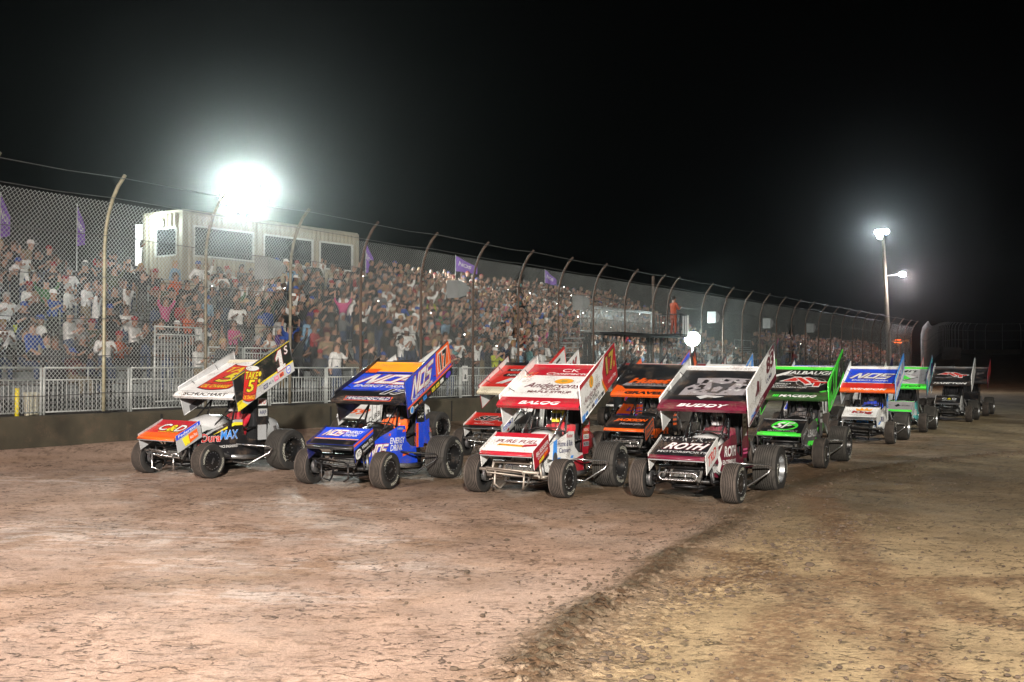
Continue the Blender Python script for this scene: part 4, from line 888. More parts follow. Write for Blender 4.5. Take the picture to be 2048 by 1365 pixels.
L1 = dict(hz=.13, hood='ltgrey', side='black', tail='silver', guard='black', fwing='red', fw_lip='orange', fend='silver', wing='white', redge='cream', lip='white', lb='black', rb='silver', rb_edge='ltgrey', lb_edge='dkgrey', cover='black', bump='fancy', bumpmat=m_chrome, nerf=m_chrome, rcover='dark',
 decals=dict(
  wing=lambda b, s: (S(b, s, rect(-.735, .0, .735, .02), 'ltgrey'), oilcan(b, s, .0, .72, .84, 1.15, 2)),
  lip=lambda b, s: T(b, s, 'SCHUCHART', .02, .45, 1.05, .62, 'black', 1, .05),
  lb=lambda b, s: (S(b, s, [(0, .0), (1, .0), (1, .30), (.25, .30), (0, .14)], 'ltgrey'), S(b, s, [(0, .14), (.25, .30), (1, .30), (1, .34), (.25, .36), (0, .20)], 'yellow', 2), S(b, s, [(.0, .95), (1, .95), (1, .97), (.0, .97)], 'yellow', 1),
    S(b, s, [(0, 0), (.16, 0), (.06, .26), (0, .26)], 'yellow', 2), oilcan(b, lambda u, v, L: s(u+(v-.5)*.17, v-1.25*(u-.25), L), .25, .52, .21, .80, 3),
    S(b, s, one(.79, .60, .165, .66), 'crimson', 2), S(b, s, one(.79, .60, .145, .60), 'white', 3), T(b, s, 'S', .91, .78, .06, .24, 'crimson', 2, .075, .1), T(b, s, 'S', .91, .78, .06, .23, 'white', 3, .035, .1),
    [S(b, s, rect(.62+.03*i, .985, .632+.03*i, 1.0), 'white', 2) for i in range(12)],
    S(b, s, oval(.90, .17, .042, .13), 'blue', 2), S(b, s, oval(.90, .17, .034, .10), 'white', 3), T(b, s, 'NAR', .90, .17, .05, .07, 'blue', 4), patches(b, s, 4, .44, .82, .15, .16, ['pink', 'orange', 'purple', 'red', 'navy'], 3, .13)),
  rb=lambda b, s: (T(b, s, 'MPD', .2, .55, .07, .2, 'red', 1), [S(b, s, [(u, .52), (u+.05, .62), (u+.03, .45), (u+.06, .4), (u, .42)], 'crimson', 1) for u in (.25, .6)], S(b, s, oval(.13, .5, .02, .1), 'white', 1), S(b, s, [(.1, .0), (.35, .0), (.38, .28), (.1, .2)], 'dkgrey', 1), S(b, s, [(.38, .05), (.5, .05), (.52, .3), (.4, .3)], 'orange', 2)),
  fwing=lambda b, s: (S(b, s, rect(-.44, .72, .44, 1.0), 'crimson'), S(b, s, rect(-.44, .0, .44, .24), 'orange'), T(b, s, 'C', -.15, .58, .2, .38, 'white', 2, .05, 0, 0, 'black'), T(b, s, '&', .07, .55, .18, .36, 'yellow', 2, .05, 0, 0, 'black'), T(b, s, 'D', .27, .55, .17, .38, 'white', 2, .05, 0, 0, 'black'), T(b, s, 'UNDERGROUND INC', .1, .3, .5, .07, 'yellow', 2, .01)),
  fend=lambda b, s: (S(b, s, [(0, .72), (1, .78), (1, 1), (0, 1)], 'blue'), T(b, s, 'Federated', .5, .87, .8, .16, 'white', 2), S(b, s, [(.3, .12), (.52, .12), (.5, .64), (.22, .64)], 'yellow', 2), S(b, s, [(.5, .12), (.86, .2), (.84, .68), (.48, .66)], 'orange', 2), T(b, s, 'Auto Parts', .67, .42, .3, .2, 'white', 3)),
  hood=lambda b, s: (T(b, s, '1S', 0, .4, .2, .16, 'ltgrey', 1),),
  side=lambda b, s: (S(b, s, [(.12, .57), (.55, .78), (.97, .92), (1.18, .91), (1.18, .96), (.97, .965), (.5, .80), (.05, .56)], 'silver', 1), S(b, s, [(.5, .70), (.97, .86), (1.18, .86), (1.18, .91), (.97, .92)], 'yellow', 2), T(b, s, 'Dura', .47, .655, .38, .14, 'red', 3, .04, 0, 0, 'white', .03), T(b, s, 'MAX', .86, .70, .38, .15, 'skyblue', 3, .05, .1, 0, 'white', .03), T(b, s, 'PERFORMANCE ENGINEERED', .75, .49, .62, .045, 'white', 3, .01), S(b, s, [(.1, .45), (.34, .56), (.28, .45)], 'white', 3), [S(b, s, [(.12+.04*i, .52+.01*i), (.15+.04*i, .53+.01*i), (.13+.04*i, .47)], 'red', 4) for i in range(4)]),
  guard=lambda b, s: (S(b, s, rect(1.63, 1.20, 1.86, 1.34), 'white'), T(b, s, 'MPD', 1.745, 1.27, .18, .08, 'red', 2), S(b, s, rect(1.64, 1.0, 1.88, 1.14), 'ltgrey'), T(b, s, 'ARP', 1.76, 1.07, .18, .07, 'navy', 2), S(b, s, rect(1.62, .56, 1.86, .84), 'silver'))))
L2 = dict(dark=1, hood='black', side='blue', tail='orange', guard='blue', fwing='blue', fw_lip='black', fend='blue', fend_in='navy', wing='blue', redge='amber', wicker='dkgrey', lip='black', lb='blue', rb='black', lb_edge='navy', bump='fancy', bumpmat=m_black, nerf=m_black, cover='black', rb_dz=-.08,
 decals=dict(
  wing=lambda b, s: (S(b, s, rect(-.735, 1.08, .735, 1.40), 'amber'), S(b, s, [(-.735, 1.02), (-.5, 1.02), (-.44, 1.33), (-.735, 1.33)], 'orange', 2), S(b, s, rect(-.735, .98, .735, 1.02), 'navy', 2), S(b, s, rect(-.735, 0, .735, .22), 'black'), S(b, s, rect(-.735, .235, .735, .255), 'black', 2),
    nos(b, s, .02, .72, 1.12, .42, 3), T(b, s, 'ENERGY DRINK', .0, .42, 1.15, .10, 'white', 3, .04, .25), T(b, s, '17', .42, .20, .5, .20, 'black', 3, .07, .3, 0, 'white', .06)),
  lip=lambda b, s: (S(b, s, rect(-.48, .1, .46, .95), 'orange', 1), S(b, s, rect(-.465, .16, .445, .89), 'navy', 2), T(b, s, 'HAUDENSCHILD', -.01, .53, .86, .6, 'ltgrey', 3, .05, .2)),
  lb=lambda b, s: (S(b, s, rect(0, 0, 1, .21), 'black'), S(b, s, rect(0, .22, 1, .27), 'orange', 2), S(b, s, [(.64, .30), (1, .34), (1, 1), (.70, 1), (.67, .8)], 'orange', 2), S(b, s, [(.685, .36), (.96, .40), (.96, .93), (.73, .93), (.70, .78)], 'white', 3), S(b, s, [(.695, .39), (.95, .42), (.95, .90), (.74, .90), (.71, .78)], 'orange', 4),
    nos(b, lambda u, v, L: s(u+.05*(v-.5), v, L), .34, .66, .42, .52, 3), T(b, s, 'ENERGY DRINK', .33, .34, .46, .08, 'white', 3, .03), T(b, s, '17', .835, .65, .16, .44, 'black', 5, .08, .1, 0, 'white', .06), patches(b, s, 7, .12, .80, .10, .10, ['red', 'yellow', 'white', 'skyblue', 'orange'], 5, .11), S(b, s, oval(.08, .11, .04, .10), 'white', 2), S(b, s, oval(.08, .11, .03, .08), 'skyblue', 3), S(b, s, oval(.9, .1, .06, .08), 'purple', 3)),
  rb=lambda b, s: (T(b, s, "ST. THOMAS MX CLOTHIERS .COM", .5, .62, .6, .12, 'white', 1, .02), T(b, s, 'SPEED', .86, .55, .1, .1, 'crimson', 1)),
  fwing=lambda b, s: (S(b, s, rect(-.44, .0, .44, .30), 'black'), S(b, s, rect(-.44, .32, .44, .37), 'amber', 1), nos(b, s, -.16, .68, .34, .34, 2), T(b, s, 'ENERGY', .20, .76, .32, .14, 'white', 2, .04, .2), T(b, s, 'DRINK', .18, .58, .28, .14, 'white', 2, .04, .2)),
  fend=lambda b, s: (S(b, s, [(0, .82), (1, .78), (1, .90), (0, .94)], 'orange'), S(b, s, rect(0, 0, 1, .64), 'black', 1), S(b, s, oval(.17, .30, .15, .26), 'white', 2), T(b, s, 'WTE', .17, .30, .2, .3, 'black', 3), T(b, s, 'West TN', .64, .44, .55, .2, 'white', 2), T(b, s, 'Expediting Inc.', .66, .18, .5, .12, 'white', 2)),
  side=lambda b, s: (S(b, s, [(.70, .80), (1.17, .86), (1.17, .90), (.70, .84)], 'orange'), T(b, s, 'ENERGY', .94, .72, .42, .10, 'white', 2, .04, .2), T(b, s, 'DRINK', .91, .60, .34, .10, 'white', 2, .04, .2), nos(b, s, .45, .58, .38, .19, 2), S(b, s, [(.82, .40), (1.3, .46), (1.3, .50), (.82, .44)], 'orange', 1), T(b, s, 'YAMAHA', 1.0, .92, .2, .04, 'ltgrey', 2)),
  guard=lambda b, s: (S(b, s, rect(1.62, 1.0, 1.9, 1.5), 'black'), [T(b, s, t_, 1.76, 1.45-.06*i, .2, .04, 'white', 2) for i, t_ in enumerate(['ARP', 'ALLSTAR', 'MAXIM', 'K&N', 'FOX', 'VP', 'SPY'])], S(b, s, rect(1.6, .56, 1.68, .98), 'orange', 1)),
  tail=lambda b, s: (S(b, s, [(1.9, .62), (2.15, .58), (2.1, 1.05), (1.9, 1.0)], 'blue'), T(b, s, 'cbc', 2.3, .85, .2, .1, 'black', 2))))
L3 = dict(hood='white', side='white', tail='darkred', guard='crimson', fwing='white', fw_lip='crimson', fend='crimson', fend_in='white', wing='white', redge='crimson', wicker='white', lip='crimson', lb='white', rb='white', bump='bar', bumpmat=mat('dusty_tan_tube', (.38, .33, .28), .5, .5, .3, 9), axle=mat('dusty_tan_tube', (.38, .33, .28)), nerf=m_chrome, frame=m_chrome,
 decals=dict(
  wing=lambda b, s: (S(b, s, [(-.735, 1.05), (.735, 1.02), (.735, 1.34), (-.735, 1.34)], 'crimson'), [S(b, s, [(-.72+.05*i, .92), (-.70+.05*i, .92), (-.62+.05*i, 1.2), (-.64+.05*i, 1.2)], ('gold', 'red', 'orange')[i % 3], 2) for i in range(3)], T(b, s, 'CK', .05, 1.25, .32, .12, 'white', 3, .0), T(b, s, 'Contractors', .12, 1.12, .95, .10, 'white', 3, .03, .4),
    maple(b, s, .10, .80, 1.15, 1), T(b, s, 'Andersons', -.02, .60, 1.0, .20, 'maroon', 4, .0, .35), T(b, s, 'PURE', .0, .45, .34, .065, 'maroon', 2, .04), T(b, s, 'MAPLE SYRUP', .02, .34, .78, .085, 'maroon', 2, .05)),
  lip=lambda b, s: T(b, s, 'BALOG', .02, .55, .72, .62, 'white', 1, .07, .35),
  lb=lambda b, s: (S(b, s, [(.62, .0), (1, .0), (1, 1), (.70, 1), (.60, .60)], 'crimson'), S(b, s, [(0, .86), (.5, .9), (.72, 1), (0, 1)], 'crimson'), S(b, s, [(.58, .5), (.62, .3), (.70, .0), (.67, .0), (.59, .3)], 'orange', 2), S(b, s, [(.56, .5), (.60, .3), (.66, .0), (.64, .0), (.57, .3)], 'gold', 2), T(b, s, '17', .82, .66, .22, .42, 'gold', 3, .09, .05, 0, 'black', .06), T(b, s, 'B', .93, .48, .05, .14, 'gold', 3, .05), T(b, s, 'Lucky Dog', .84, .18, .22, .12, 'white', 3, .02, .3),
    maple(b, lambda u, v, L: s(u, v, L), .30, .70, .9, 2) if False else (S(b, s, oval(.30, .74, .055, .16), 'gold', 2), S(b, s, oval(.30, .74, .048, .14), 'amber', 3), S(b, s, oval(.30, .74, .02, .1), 'gold', 4)), T(b, s, 'Andersons', .30, .46, .44, .17, 'maroon', 2, .0, .3), T(b, s, 'PURE', .3, .33, .16, .06, 'black', 2), T(b, s, 'MAPLE SYRUP', .3, .24, .34, .07, 'black', 2, .03), patches(b, s, 6, .08, .6, .09, .08, ['navy', 'dkgrey', 'red', 'skyblue'], 8, .10), S(b, s, rect(.0, .0, .08, .16), 'skyblue', 2)),
  rb=lambda b, s: ([T(b, s, t_, .16+.13*i, .58, .10, .16, 'dkgrey', 1, .01) for i, t_ in enumerate(['Arctic', 'Cat', 'ALLPRO', 'LNIF', 'TEAM', 'PAVING'])],),
  fwing=lambda b, s: (S(b, s, rect(-.44, .80, .44, 1.0), 'crimson'), T(b, s, 'PURE FUEL', .03, .58, .70, .19, 'darkred', 2, .02, .15), S(b, s, [(-.26, .32), (.2, .27), (.22, .37), (-.24, .42)], 'amber', 2), S(b, s, [(.18, .26), (.42, .36), (.40, .46), (.2, .40)], 'crimson', 3), T(b, s, 'MOTOR SPORTS', -.03, .35, .4, .05, 'black', 3, .01)),
  fend=lambda b, s: (T(b, s, 'BUESSER', .56, .62, .76, .22, 'white', 1, .05), T(b, s, 'Concrete', .55, .38, .62, .16, 'white', 1, .03), S(b, s, [(.3, .05), (.6, .08), (.62, .24), (.3, .2)], 'yellow', 2), S(b, s, [(.6, .1), (.85, .14), (.84, .3), (.6, .26)], 'orange', 2)),
  side=lambda b, s: (S(b, s, [(.50, .52), (.62, .56), (.62, .86), (.52, .82)], 'skyblue'), S(b, s, oval(.57, .55, .06, .10), 'dkgrey', 2), T(b, s, 'Home & Ride', .87, .78, .46, .09, 'navy', 2, .03), T(b, s, 'Cannery', .85, .66, .36, .10, 'navy', 2, .03), S(b, s, [(.60, .50), (1.12, .52), (1.16, .57), (.64, .56)], 'skyblue', 2), T(b, s, 'D&M', 1.0, .40, .3, .08, 'crimson', 2), T(b, s, 'Keizer', 1.0, .90, .24, .06, 'crimson', 2), S(b, s, [(1.1, .25), (1.6, .25), (1.55, .56), (1.2, .5)], 'crimson', 1)),
  guard=lambda b, s: ([S(b, s, rect(1.64, 1.40-.12*i, 1.88, 1.48-.12*i), ('white', 'darkred', 'white', 'ltgrey', 'red', 'white', 'grey')[i], 1) for i in range(7)], [T(b, s, t_, 1.76, 1.44-.12*i, .2, .05, ('navy', 'white', 'red', 'black', 'white', 'black', 'black')[i], 2) for i, t_ in enumerate(['VALLEY', 'BROWN', 'WINTERS', 'RACE', 'FASTENAL', 'EAGLE', 'KSE'])])))
def metal_art(b, s):
    r = random.Random(4)
    S(b, s, [(-.52, .30), (.62, .36), (.60, .70), (.68, 1.0), (.1, 1.06), (-.42, 1.02), (-.36, .8), (-.5, .62)], 'grey', 1)
    for _ in range(60):
        x, y = r.uniform(-.42, .56), r.uniform(.40, .98); a = r.uniform(.015, .06); k = r.randint(4, 6); S(b, s, [(x+a*r.uniform(.6, 1.5)*cos(2*pi*i/k+.3), y+a*r.uniform(.5, 1.1)*sin(2*pi*i/k+.3)) for i in range(k)], r.choice(['black', 'dkgrey', 'ltgrey', 'grey', 'black']), 2)
    S(b, s, [(-.08, .42), (.12, .40), (.24, .66), (.30, .86), (.08, .78), (-.12, .84), (-.06, .62)], 'dkgrey', 3); S(b, s, [(-.02, .46), (.08, .45), (.14, .62), (.06, .68), (-.02, .62)], 'grey', 4)
    for x in (-.30, .42): S(b, s, [(x, .62), (x+.10, .62), (x+.12, .72), (x+.02, .73)], 'black', 3); S(b, s, [(x+.02, .80), (x+.1, .8), (x+.12, .92), (x+.03, .92)], 'black', 3)
    S(b, s, [(-.1, .16), (.0, .24), (.12, .22), (.26, .28), (.1, .30), (-.06, .32), (-.2, .26)], 'ltgrey', 2)
L4 = dict(hood='white', side='maroon', tail='maroon', guard='maroon', fwing='black', fw_lip='maroon', fw_edge='black', fend='white', wing='black', redge='ltgrey', wicker='white', lip='maroon', lb='white', rb='white', bump='loop', bumpmat=m_chrome, nerf=m_chrome, rcover='alum',
 decals=dict(
  wing=lambda b, s: (metal_art(b, s), S(b, s, [(-.735, .0), (-.735, .16), (-.68, .03), (.66, .03), (.735, .16), (.735, .0)], 'maroon', 1)),
  lip=lambda b, s: T(b, s, 'BUDDY', .0, .6, .82, .6, 'white', 1, .07, .35),
  lb=lambda b, s: (S(b, s, [(0, .0), (1, .0), (1, .16), (.42, .20), (.0, .06)], 'maroon'), S(b, s, [(.78, .60), (.96, .62), (1, .8), (1, 1), (.82, 1), (.74, .8)], 'maroon', 1), S(b, s, [(.60, .42), (.86, .46), (.96, .5), (.96, .96), (.84, .96), (.80, .62), (.62, .55)], 'ltgrey', 1), S(b, s, [(.62, .46), (.86, .5), (.95, .53), (.95, .93), (.85, .93), (.81, .66), (.64, .58)], 'white', 2),
    T(b, s, '83', .80, .73, .26, .36, 'maroon', 4, .09, .1, 0, 'white', .08), T(b, s, 'CURB', .74, .36, .2, .10, 'navy', 3), S(b, s, [(.18, .30), (.34, .70), (.50, .64), (.40, .4)], 'ltgrey', 1), S(b, s, [(.30, .46), (.34, .78), (.40, .70), (.38, .48)], 'maroon', 2), [S(b, s, [(.24+.05*i, .48-.04*i), (.30+.05*i, .60), (.29+.05*i, .44)], 'maroon', 2) for i in range(4)], T(b, s, 'TMAC', .15, .12, .18, .12, 'skyblue', 2), T(b, s, 'ROTH', .42, .12, .16, .09, 'white', 2)),
  rb=lambda b, s: (S(b, s, [(.0, .0), (.9, .05), (.9, .38), (.02, .42)], 'ltgrey'),),
  fwing=lambda b, s: (T(b, s, 'ROTH', .05, .52, .66, .34, 'white', 2, .07, .5, 0, 'maroon', .06), T(b, s, 'MOTORSPORTS', .04, .2, .78, .10, 'ltgrey', 2, .03, .1), [S(b, s, [(x, y), (x+.015, y), (x+.012, y+.03)], 'white', 1) for x, y in [(R.uniform(-.43, .42), R.uniform(.78, .98)) for _ in range(60)]]),
  fend=lambda b, s: T(b, s, 'TRD', .48, .5, .62, .5, 'red', 1, .04, .3),
  side=lambda b, s: (S(b, s, [(.06, .42), (.3, .46), (.42, .72), (.5, .79), (.06, .56)], 'white', 1), S(b, s, [(.5, .36), (.42, .44), (.5, .56), (.44, .68), (.56, .80), (.62, .84), (.52, .68), (.60, .54)], 'white', 2), T(b, s, 'ROTH', .90, .72, .44, .16, 'white', 2, .06, .1), T(b, s, 'ENTERPRISES', .88, .55, .5, .07, 'white', 2, .03), S(b, s, [(.2, .40), (.5, .42), (.42, .52), (.2, .5)], 'ltgrey', 3)),
  guard=lambda b, s: (S(b, s, rect(1.62, .92, 1.84, 1.42), 'white'), T(b, s, 'VP', 1.73, 1.34, .14, .08, 'maroon', 2), [T(b, s, 'LMR', 1.73, 1.22-.08*i, .14, .04, 'black', 2) for i in range(3)], [S(b, s, rect(1.62, .62+.06*i, 1.86, .65+.06*i), 'pink', 2) for i in range(2)])))
L5 = dict(dark=1, hood='black', side='dkgrey', tail='green', guard='dkgrey', fwing='black', fw_lip='green', fw_edge='silver', fend='dkgrey', wing='black', redge='green', wicker='cream', lip='dkgreen', lb='green', lb_in='green', rb='green', rb_in='black', bumpmat=m_black, nerf=m_chrome, bump='bar',
 decals=dict(
  wing=lambda b, s: (T(b, s, 'ALBAUGH', .16, 1.18, 1.0, .16, 'white', 2, .06, .2), S(b, s, [(-.66, 1.0), (-.45, 1.18), (-.30, 1.30), (-.36, 1.12), (-.44, 1.04), (-.64, .90), (-.40, .98), (-.30, 1.12), (-.27, 1.33)][:6], 'white', 2), S(b, s, [(-.56, 1.06), (-.28, 1.06), (-.22, 1.03), (-.56, 1.03)], 'white', 2), T(b, s, 'your alternative', .4, 1.05, .4, .04, 'ltgrey', 2, .0, .3),
    mvt(b, s, .10, .66, 1.05, .52, 2), T(b, s, 'MESILLA', -.34, .52, .34, .06, 'white', 8, .04, .25), T(b, s, 'VALLEY', -.38, .42, .3, .06, 'white', 8, .04, .25), T(b, s, 'TRANSPORTATION', -.18, .32, .78, .065, 'white', 8, .04, .25), S(b, s, [(-.735, .0), (-.735, .22), (-.55, .08), (.5, .08), (.735, .24), (.735, 0)], 'dkgreen', 1), S(b, s, [(-.735, .20), (-.735, .26), (-.5, .14), (-.55, .12)], 'green', 2), S(b, s, [(.735, .20), (.735, .30), (.5, .15), (.55, .12)], 'green', 2)),
  lip=lambda b, s: (T(b, s, 'MACEDO', .1, .6, .78, .62, 'white', 1, .06, .3), [S(b, s, rect(-.44+.045*i, .3, -.41+.045*i, .9, .03), 'green', 1) for i in range(3)]),
  lb=lambda b, s: (T(b, s, '41', .28, .62, .34, .5, 'black', 2, .09, .2), S(b, s, [(.5, .1), (1, .2), (1, .9), (.7, .85), (.55, .5)], 'black', 1), T(b, s, '41', .78, .55, .3, .5, 'white', 2, .03), T(b, s, '41', .78, .55, .29, .48, 'black', 3, .0), patches(b, s, 4, .1, .6, .1, .1, ['ltgrey', 'white'], 11, .1)),
  fwing=lambda b, s: (S(b, s, oval(.04, .55, .27, .36, 28), 'green', 1), S(b, s, oval(.04, .55, .22, .28, 28), 'black', 2), T(b, s, 'SF', .02, .56, .42, .42, 'white', 4, .04, .5), T(b, s, 'SATCO FAMILY', .05, .12, .62, .08, 'ltgrey', 4, .02), S(b, s, rect(-.40, -.02, .34, .05), 'green', 1)),
  fend=lambda b, s: (T(b, s, 'ZMAX', .5, .5, .7, .3, 'ltgrey', 1),),
  side=lambda b, s: (T(b, s, 'ALBAUGH', .80, .66, .62, .15, 'ltgrey', 2, .03), S(b, s, [(.5, .36), (.9, .42), (1.1, .56), (.85, .50), (.6, .50)], 'green', 1), S(b, s, [(.7, .84), (1.17, .9), (1.17, .96), (.9, .94)], 'green', 1)),
  guard=lambda b, s: (T(b, s, '41', 1.75, 1.35, .2, .14, 'ltgrey', 1), [S(b, s, rect(1.64, 1.1-.13*i, 1.86, 1.18-.13*i), 'ltgrey', 1) for i in range(3)]),
  rside=lambda b, s: S(b, s, rect(-.9, .5, -.5, .7), 'silver')))
L6 = dict(hood='skyblue', side='white', tail='skyblue', guard='white', fwing='white', fw_lip='dkgrey', fend='white', wing='blue', redge='white', wicker='white', lip='orange', lb='white', lb_edge='skyblue', rb='white', bumpmat=m_black, nerf=m_chrome, bump='bar', cover='none', rcover='alum',
 decals=dict(
  wing=lambda b, s: (S(b, s, rect(-.735, 0, .735, .35), 'red'), S(b, s, rect(-.735, .33, .735, .36), 'white', 2), S(b, s, rect(-.735, .36, -.70, 1.33), 'white', 2), nos(b, s, .0, .84, 1.0, .40, 3, red='maroon'), T(b, s, 'ENERGY DRINK', -.02, .52, 1.0, .10, 'white', 3, .04, .25)),
  lip=lambda b, s: T(b, s, 'WINDOM', .02, .6, .95, .65, 'white', 1, .06, .3),
  lb=lambda b, s: (T(b, s, 'NOS', .34, .55, .5, .36, 'purple', 2, .06, .2), S(b, s, [(.66, .3), (1, .35), (1, .9), (.7, .85)], 'skyblue', 1), S(b, s, [(.7, .4), (.94, .42), (.94, .8), (.74, .78)], 'grey', 2), S(b, s, rect(.0, .9, 1, 1.), 'skyblue', 1), patches(b, s, 4, .1, .6, .1, .1, ['navy', 'dkgrey', 'orange'], 17, .12)),
  fwing=lambda b, s: (T(b, s, 'King', .03, .46, .52, .30, 'crimson', 3, .06, .1, 0, 'black', .03), S(b, s, [(-.14, .66), (.24, .66), (.28, .86), (.16, .76), (.12, .92), (.05, .76), (-.02, .92), (-.06, .76), (-.18, .86)], 'amber', 2), T(b, s, 'RACING PRODUCTS', .02, .18, .6, .08, 'grey', 2)),
  hood=lambda b, s: (S(b, s, oval(0, .5, .22, .3), 'white', 1), T(b, s, 'ARP', 0, .5, .2, .1, 'dkgrey', 2)),
  side=lambda b, s: (T(b, s, 'CURB', .7, .62, .4, .14, 'navy', 1), S(b, s, [(.2, .42), (.6, .48), (.7, .56), (.3, .5)], 'skyblue', 1), T(b, s, 'VORTEX', 1.0, .8, .3, .1, 'dkgrey', 1)), guard=lambda b, s: (S(b, s, rect(1.6, .9, 1.9, 1.5), 'skyblue'), T(b, s, '19', 1.75, 1.0, .2, .16, 'white', 2))))
L7 = dict(hood='ltgrey', side='teal', tail='green', guard='dkgrey', fwing='grey', fw_lip='green', fend='ltgrey', wing='ltgrey', redge='green', lip='green', lb='teal', lb_edge='navy', rb='white', bumpmat=m_black, nerf=m_chrome, rcover='alum',
 decals=dict(
  wing=lambda b, s: (T(b, s, 'SMITH', .1, 1.15, 1.1, .16, 'black', 2, .06, .2), S(b, s, [(.2, .2), (.735, .1), (.735, 1.3), (.4, 1.33), (.1, .8), (-.1, .4)], 'grey', 1), S(b, s, [(0, .35), (.42, .65), (0, .95), (-.42, .65)], 'black', 2), S(b, s, [(0, .39), (.36, .65), (0, .91), (-.36, .65)], 'ltgrey', 3), S(b, s, [(-.28, .48), (.02, .44), (.2, .52), (.1, .62), (-.05, .8), (-.2, .62)], 'green', 4), S(b, s, oval(-.16, .74, .09, .09), 'amber', 5)),
  lip=lambda b, s: T(b, s, 'VICTOR', .1, .6, .9, .65, 'black', 1, .06, .3),
  fwing=lambda b, s: (S(b, s, [(-.1, .5), (0, .72), (.03, .55), (.08, .5), (0, .4), (-.05, .3)], 'black', 1), T(b, s, 'BEST ENERGY', .24, .5, .26, .16, 'dkgrey', 1)),
  lb=lambda b, s: (S(b, s, [(.2, .2), (.6, .3), (.5, .9), (.2, .8)], 'white', 1), S(b, s, [(.55, .1), (1, .2), (1, .6), (.7, .9)], 'navy', 1), T(b, s, 'JJS', .4, .5, .3, .3, 'navy', 2), S(b, s, rect(.0, .8, .4, 1.), 'white', 2)), side=lambda b, s: (T(b, s, 'Ollie', .8, .6, .5, .2, 'white', 1, .05, .3), S(b, s, [(.1, .4), (.5, .5), (.9, .3)], 'ltgrey', 1))))
L8 = dict(hood='silver', side='silver', tail='silver', guard='black', fwing='black', fw_lip='dkgrey', fend='white', wing='black', redge='dkgrey', wicker='silver', lip='black', lb='white', rb='white', bumpmat=m_black, nerf=m_black, dark=1, rcover='alum',
 decals=dict(wing=lambda b, s: (mvt(b, s, .0, .72, 1.1, .52, 2, 'grey'), T(b, s, 'MESILLA VALLEY', -.3, .42, .6, .1, 'grey', 8, .02), S(b, s, rect(-.735, .0, .735, .04), 'dkgrey')), lip=lambda b, s: T(b, s, 'HAMPTON', -.03, .6, 1.2, .75, 'white', 1, .06, .3),
  lb=lambda b, s: (T(b, s, '63', .84, .7, .2, .4, 'dkgrey', 1, .06), S(b, s, oval(.25, .4, .07, .12), 'ltgrey', 1)), fwing=lambda b, s: (T(b, s, 'C', -.14, .6, .15, .22, 'white', 2, .05, 0, 0), T(b, s, '&', .04, .6, .13, .22, 'yellow', 2, .05), T(b, s, 'D', .22, .6, .15, .22, 'white', 2, .05), T(b, s, 'UNDERGROUND', .04, .3, .5, .08, 'ltgrey', 2)), side=lambda b, s: T(b, s, 'NGK', .8, .6, .4, .16, 'dkgrey', 1)))
L9 = dict(dark=1, hood='black', side='black', tail='black', guard='black', fwing='black', fw_lip='black', fend='black', wing='black', redge='dkgrey', wicker='dkgrey', lip='black', lb='red', lb_edge='maroon', rb='black', bumpmat=m_black, nerf=m_black, rcover='alum',
 decals=dict(wing=lambda b, s: (T(b, s, 'PRICE', .3, 1.15, .6, .14, 'dkgrey', 2, .03), T(b, s, 'P', .4, .8, .3, .3, 'dkgrey', 2)), lip=lambda b, s: T(b, s, 'HAFERTEPE', .0, .6, 1., .6, 'dkgrey', 1), lb=lambda b, s: S(b, s, [(.0, .0), (.6, .1), (.5, .5), (.8, .9), (0, .3)], 'dkgrey', 1)))
LH = dict(dark=1, hood='black', side='black', tail='black', guard='black', fwing='black', fw_lip='orange', fw_edge='black', fend='dkgrey', fend_in='black', wing='black', redge='black', wicker='dkgrey', lip='orange', lb='black', rb='black', bump='loop', bumpmat=m_chrome, nerf=m_black,
 decals=dict(wing=lambda b, s: (S(b, s, [(-.62, .26), (-.735, .0), (-.735, .2)], 'orange', 1), S(b, s, [(-.62, .30), (.6, .28), (.5, .42), (-.55, .46)], 'grey', 1), [S(b, s, rect(.0+.09*i, .68+.05*(i % 2), .07+.09*i, .72+.05*(i % 2), .04), 'dkgrey', 1) for i in range(6)], T(b, s, "Huset's", .06, .58, 1.1, .26, 'orange', 3, .13, .3), T(b, s, 'SPEEDWAY', .02, .37, .9, .11, 'black', 3, .04, .3), S(b, s, [(-.735, .0), (.735, 0), (.735, .05), (-.45, .09), (-.60, .26), (-.735, .32)], 'orange', 2)),
  lip=lambda b, s: T(b, s, 'GRAVEL', .02, .6, .86, .7, 'black', 1, .14, .2), lb=lambda b, s: (S(b, s, [(.78, .3), (.86, .5), (.84, .9), (.90, .7), (.93, .95), (.95, .6), (.98, .5), (.92, .3), (.86, .2)], 'orange', 1), T(b, s, '2', .4, .5, .3, .5, 'orange', 1)),
  fwing=lambda b, s: (T(b, s, 'JACKSON', .02, .64, .72, .22, 'orange', 2, .12, .35), T(b, s, 'Motorplex', .10, .34, .55, .20, 'grey', 2, .05, .2)), fend=lambda b, s: (S(b, s, [(.04, .06), (.95, .1), (.93, .9), (.06, .92)], 'orange', 1), S(b, s, [(.08, .14), (.9, .18), (.88, .82), (.1, .84)], 'dkgrey', 2), T(b, s, 'DRILLING', .5, .5, .7, .3, 'orange', 3)),
  side=lambda b, s: T(b, s, "Huset's", .70, .62, .95, .26, 'orange', 1, .12, .05), guard=lambda b, s: [S(b, s, rect(1.62, .7+.1*i, 1.86, .75+.1*i), 'orange', 1) for i in range(7)]))
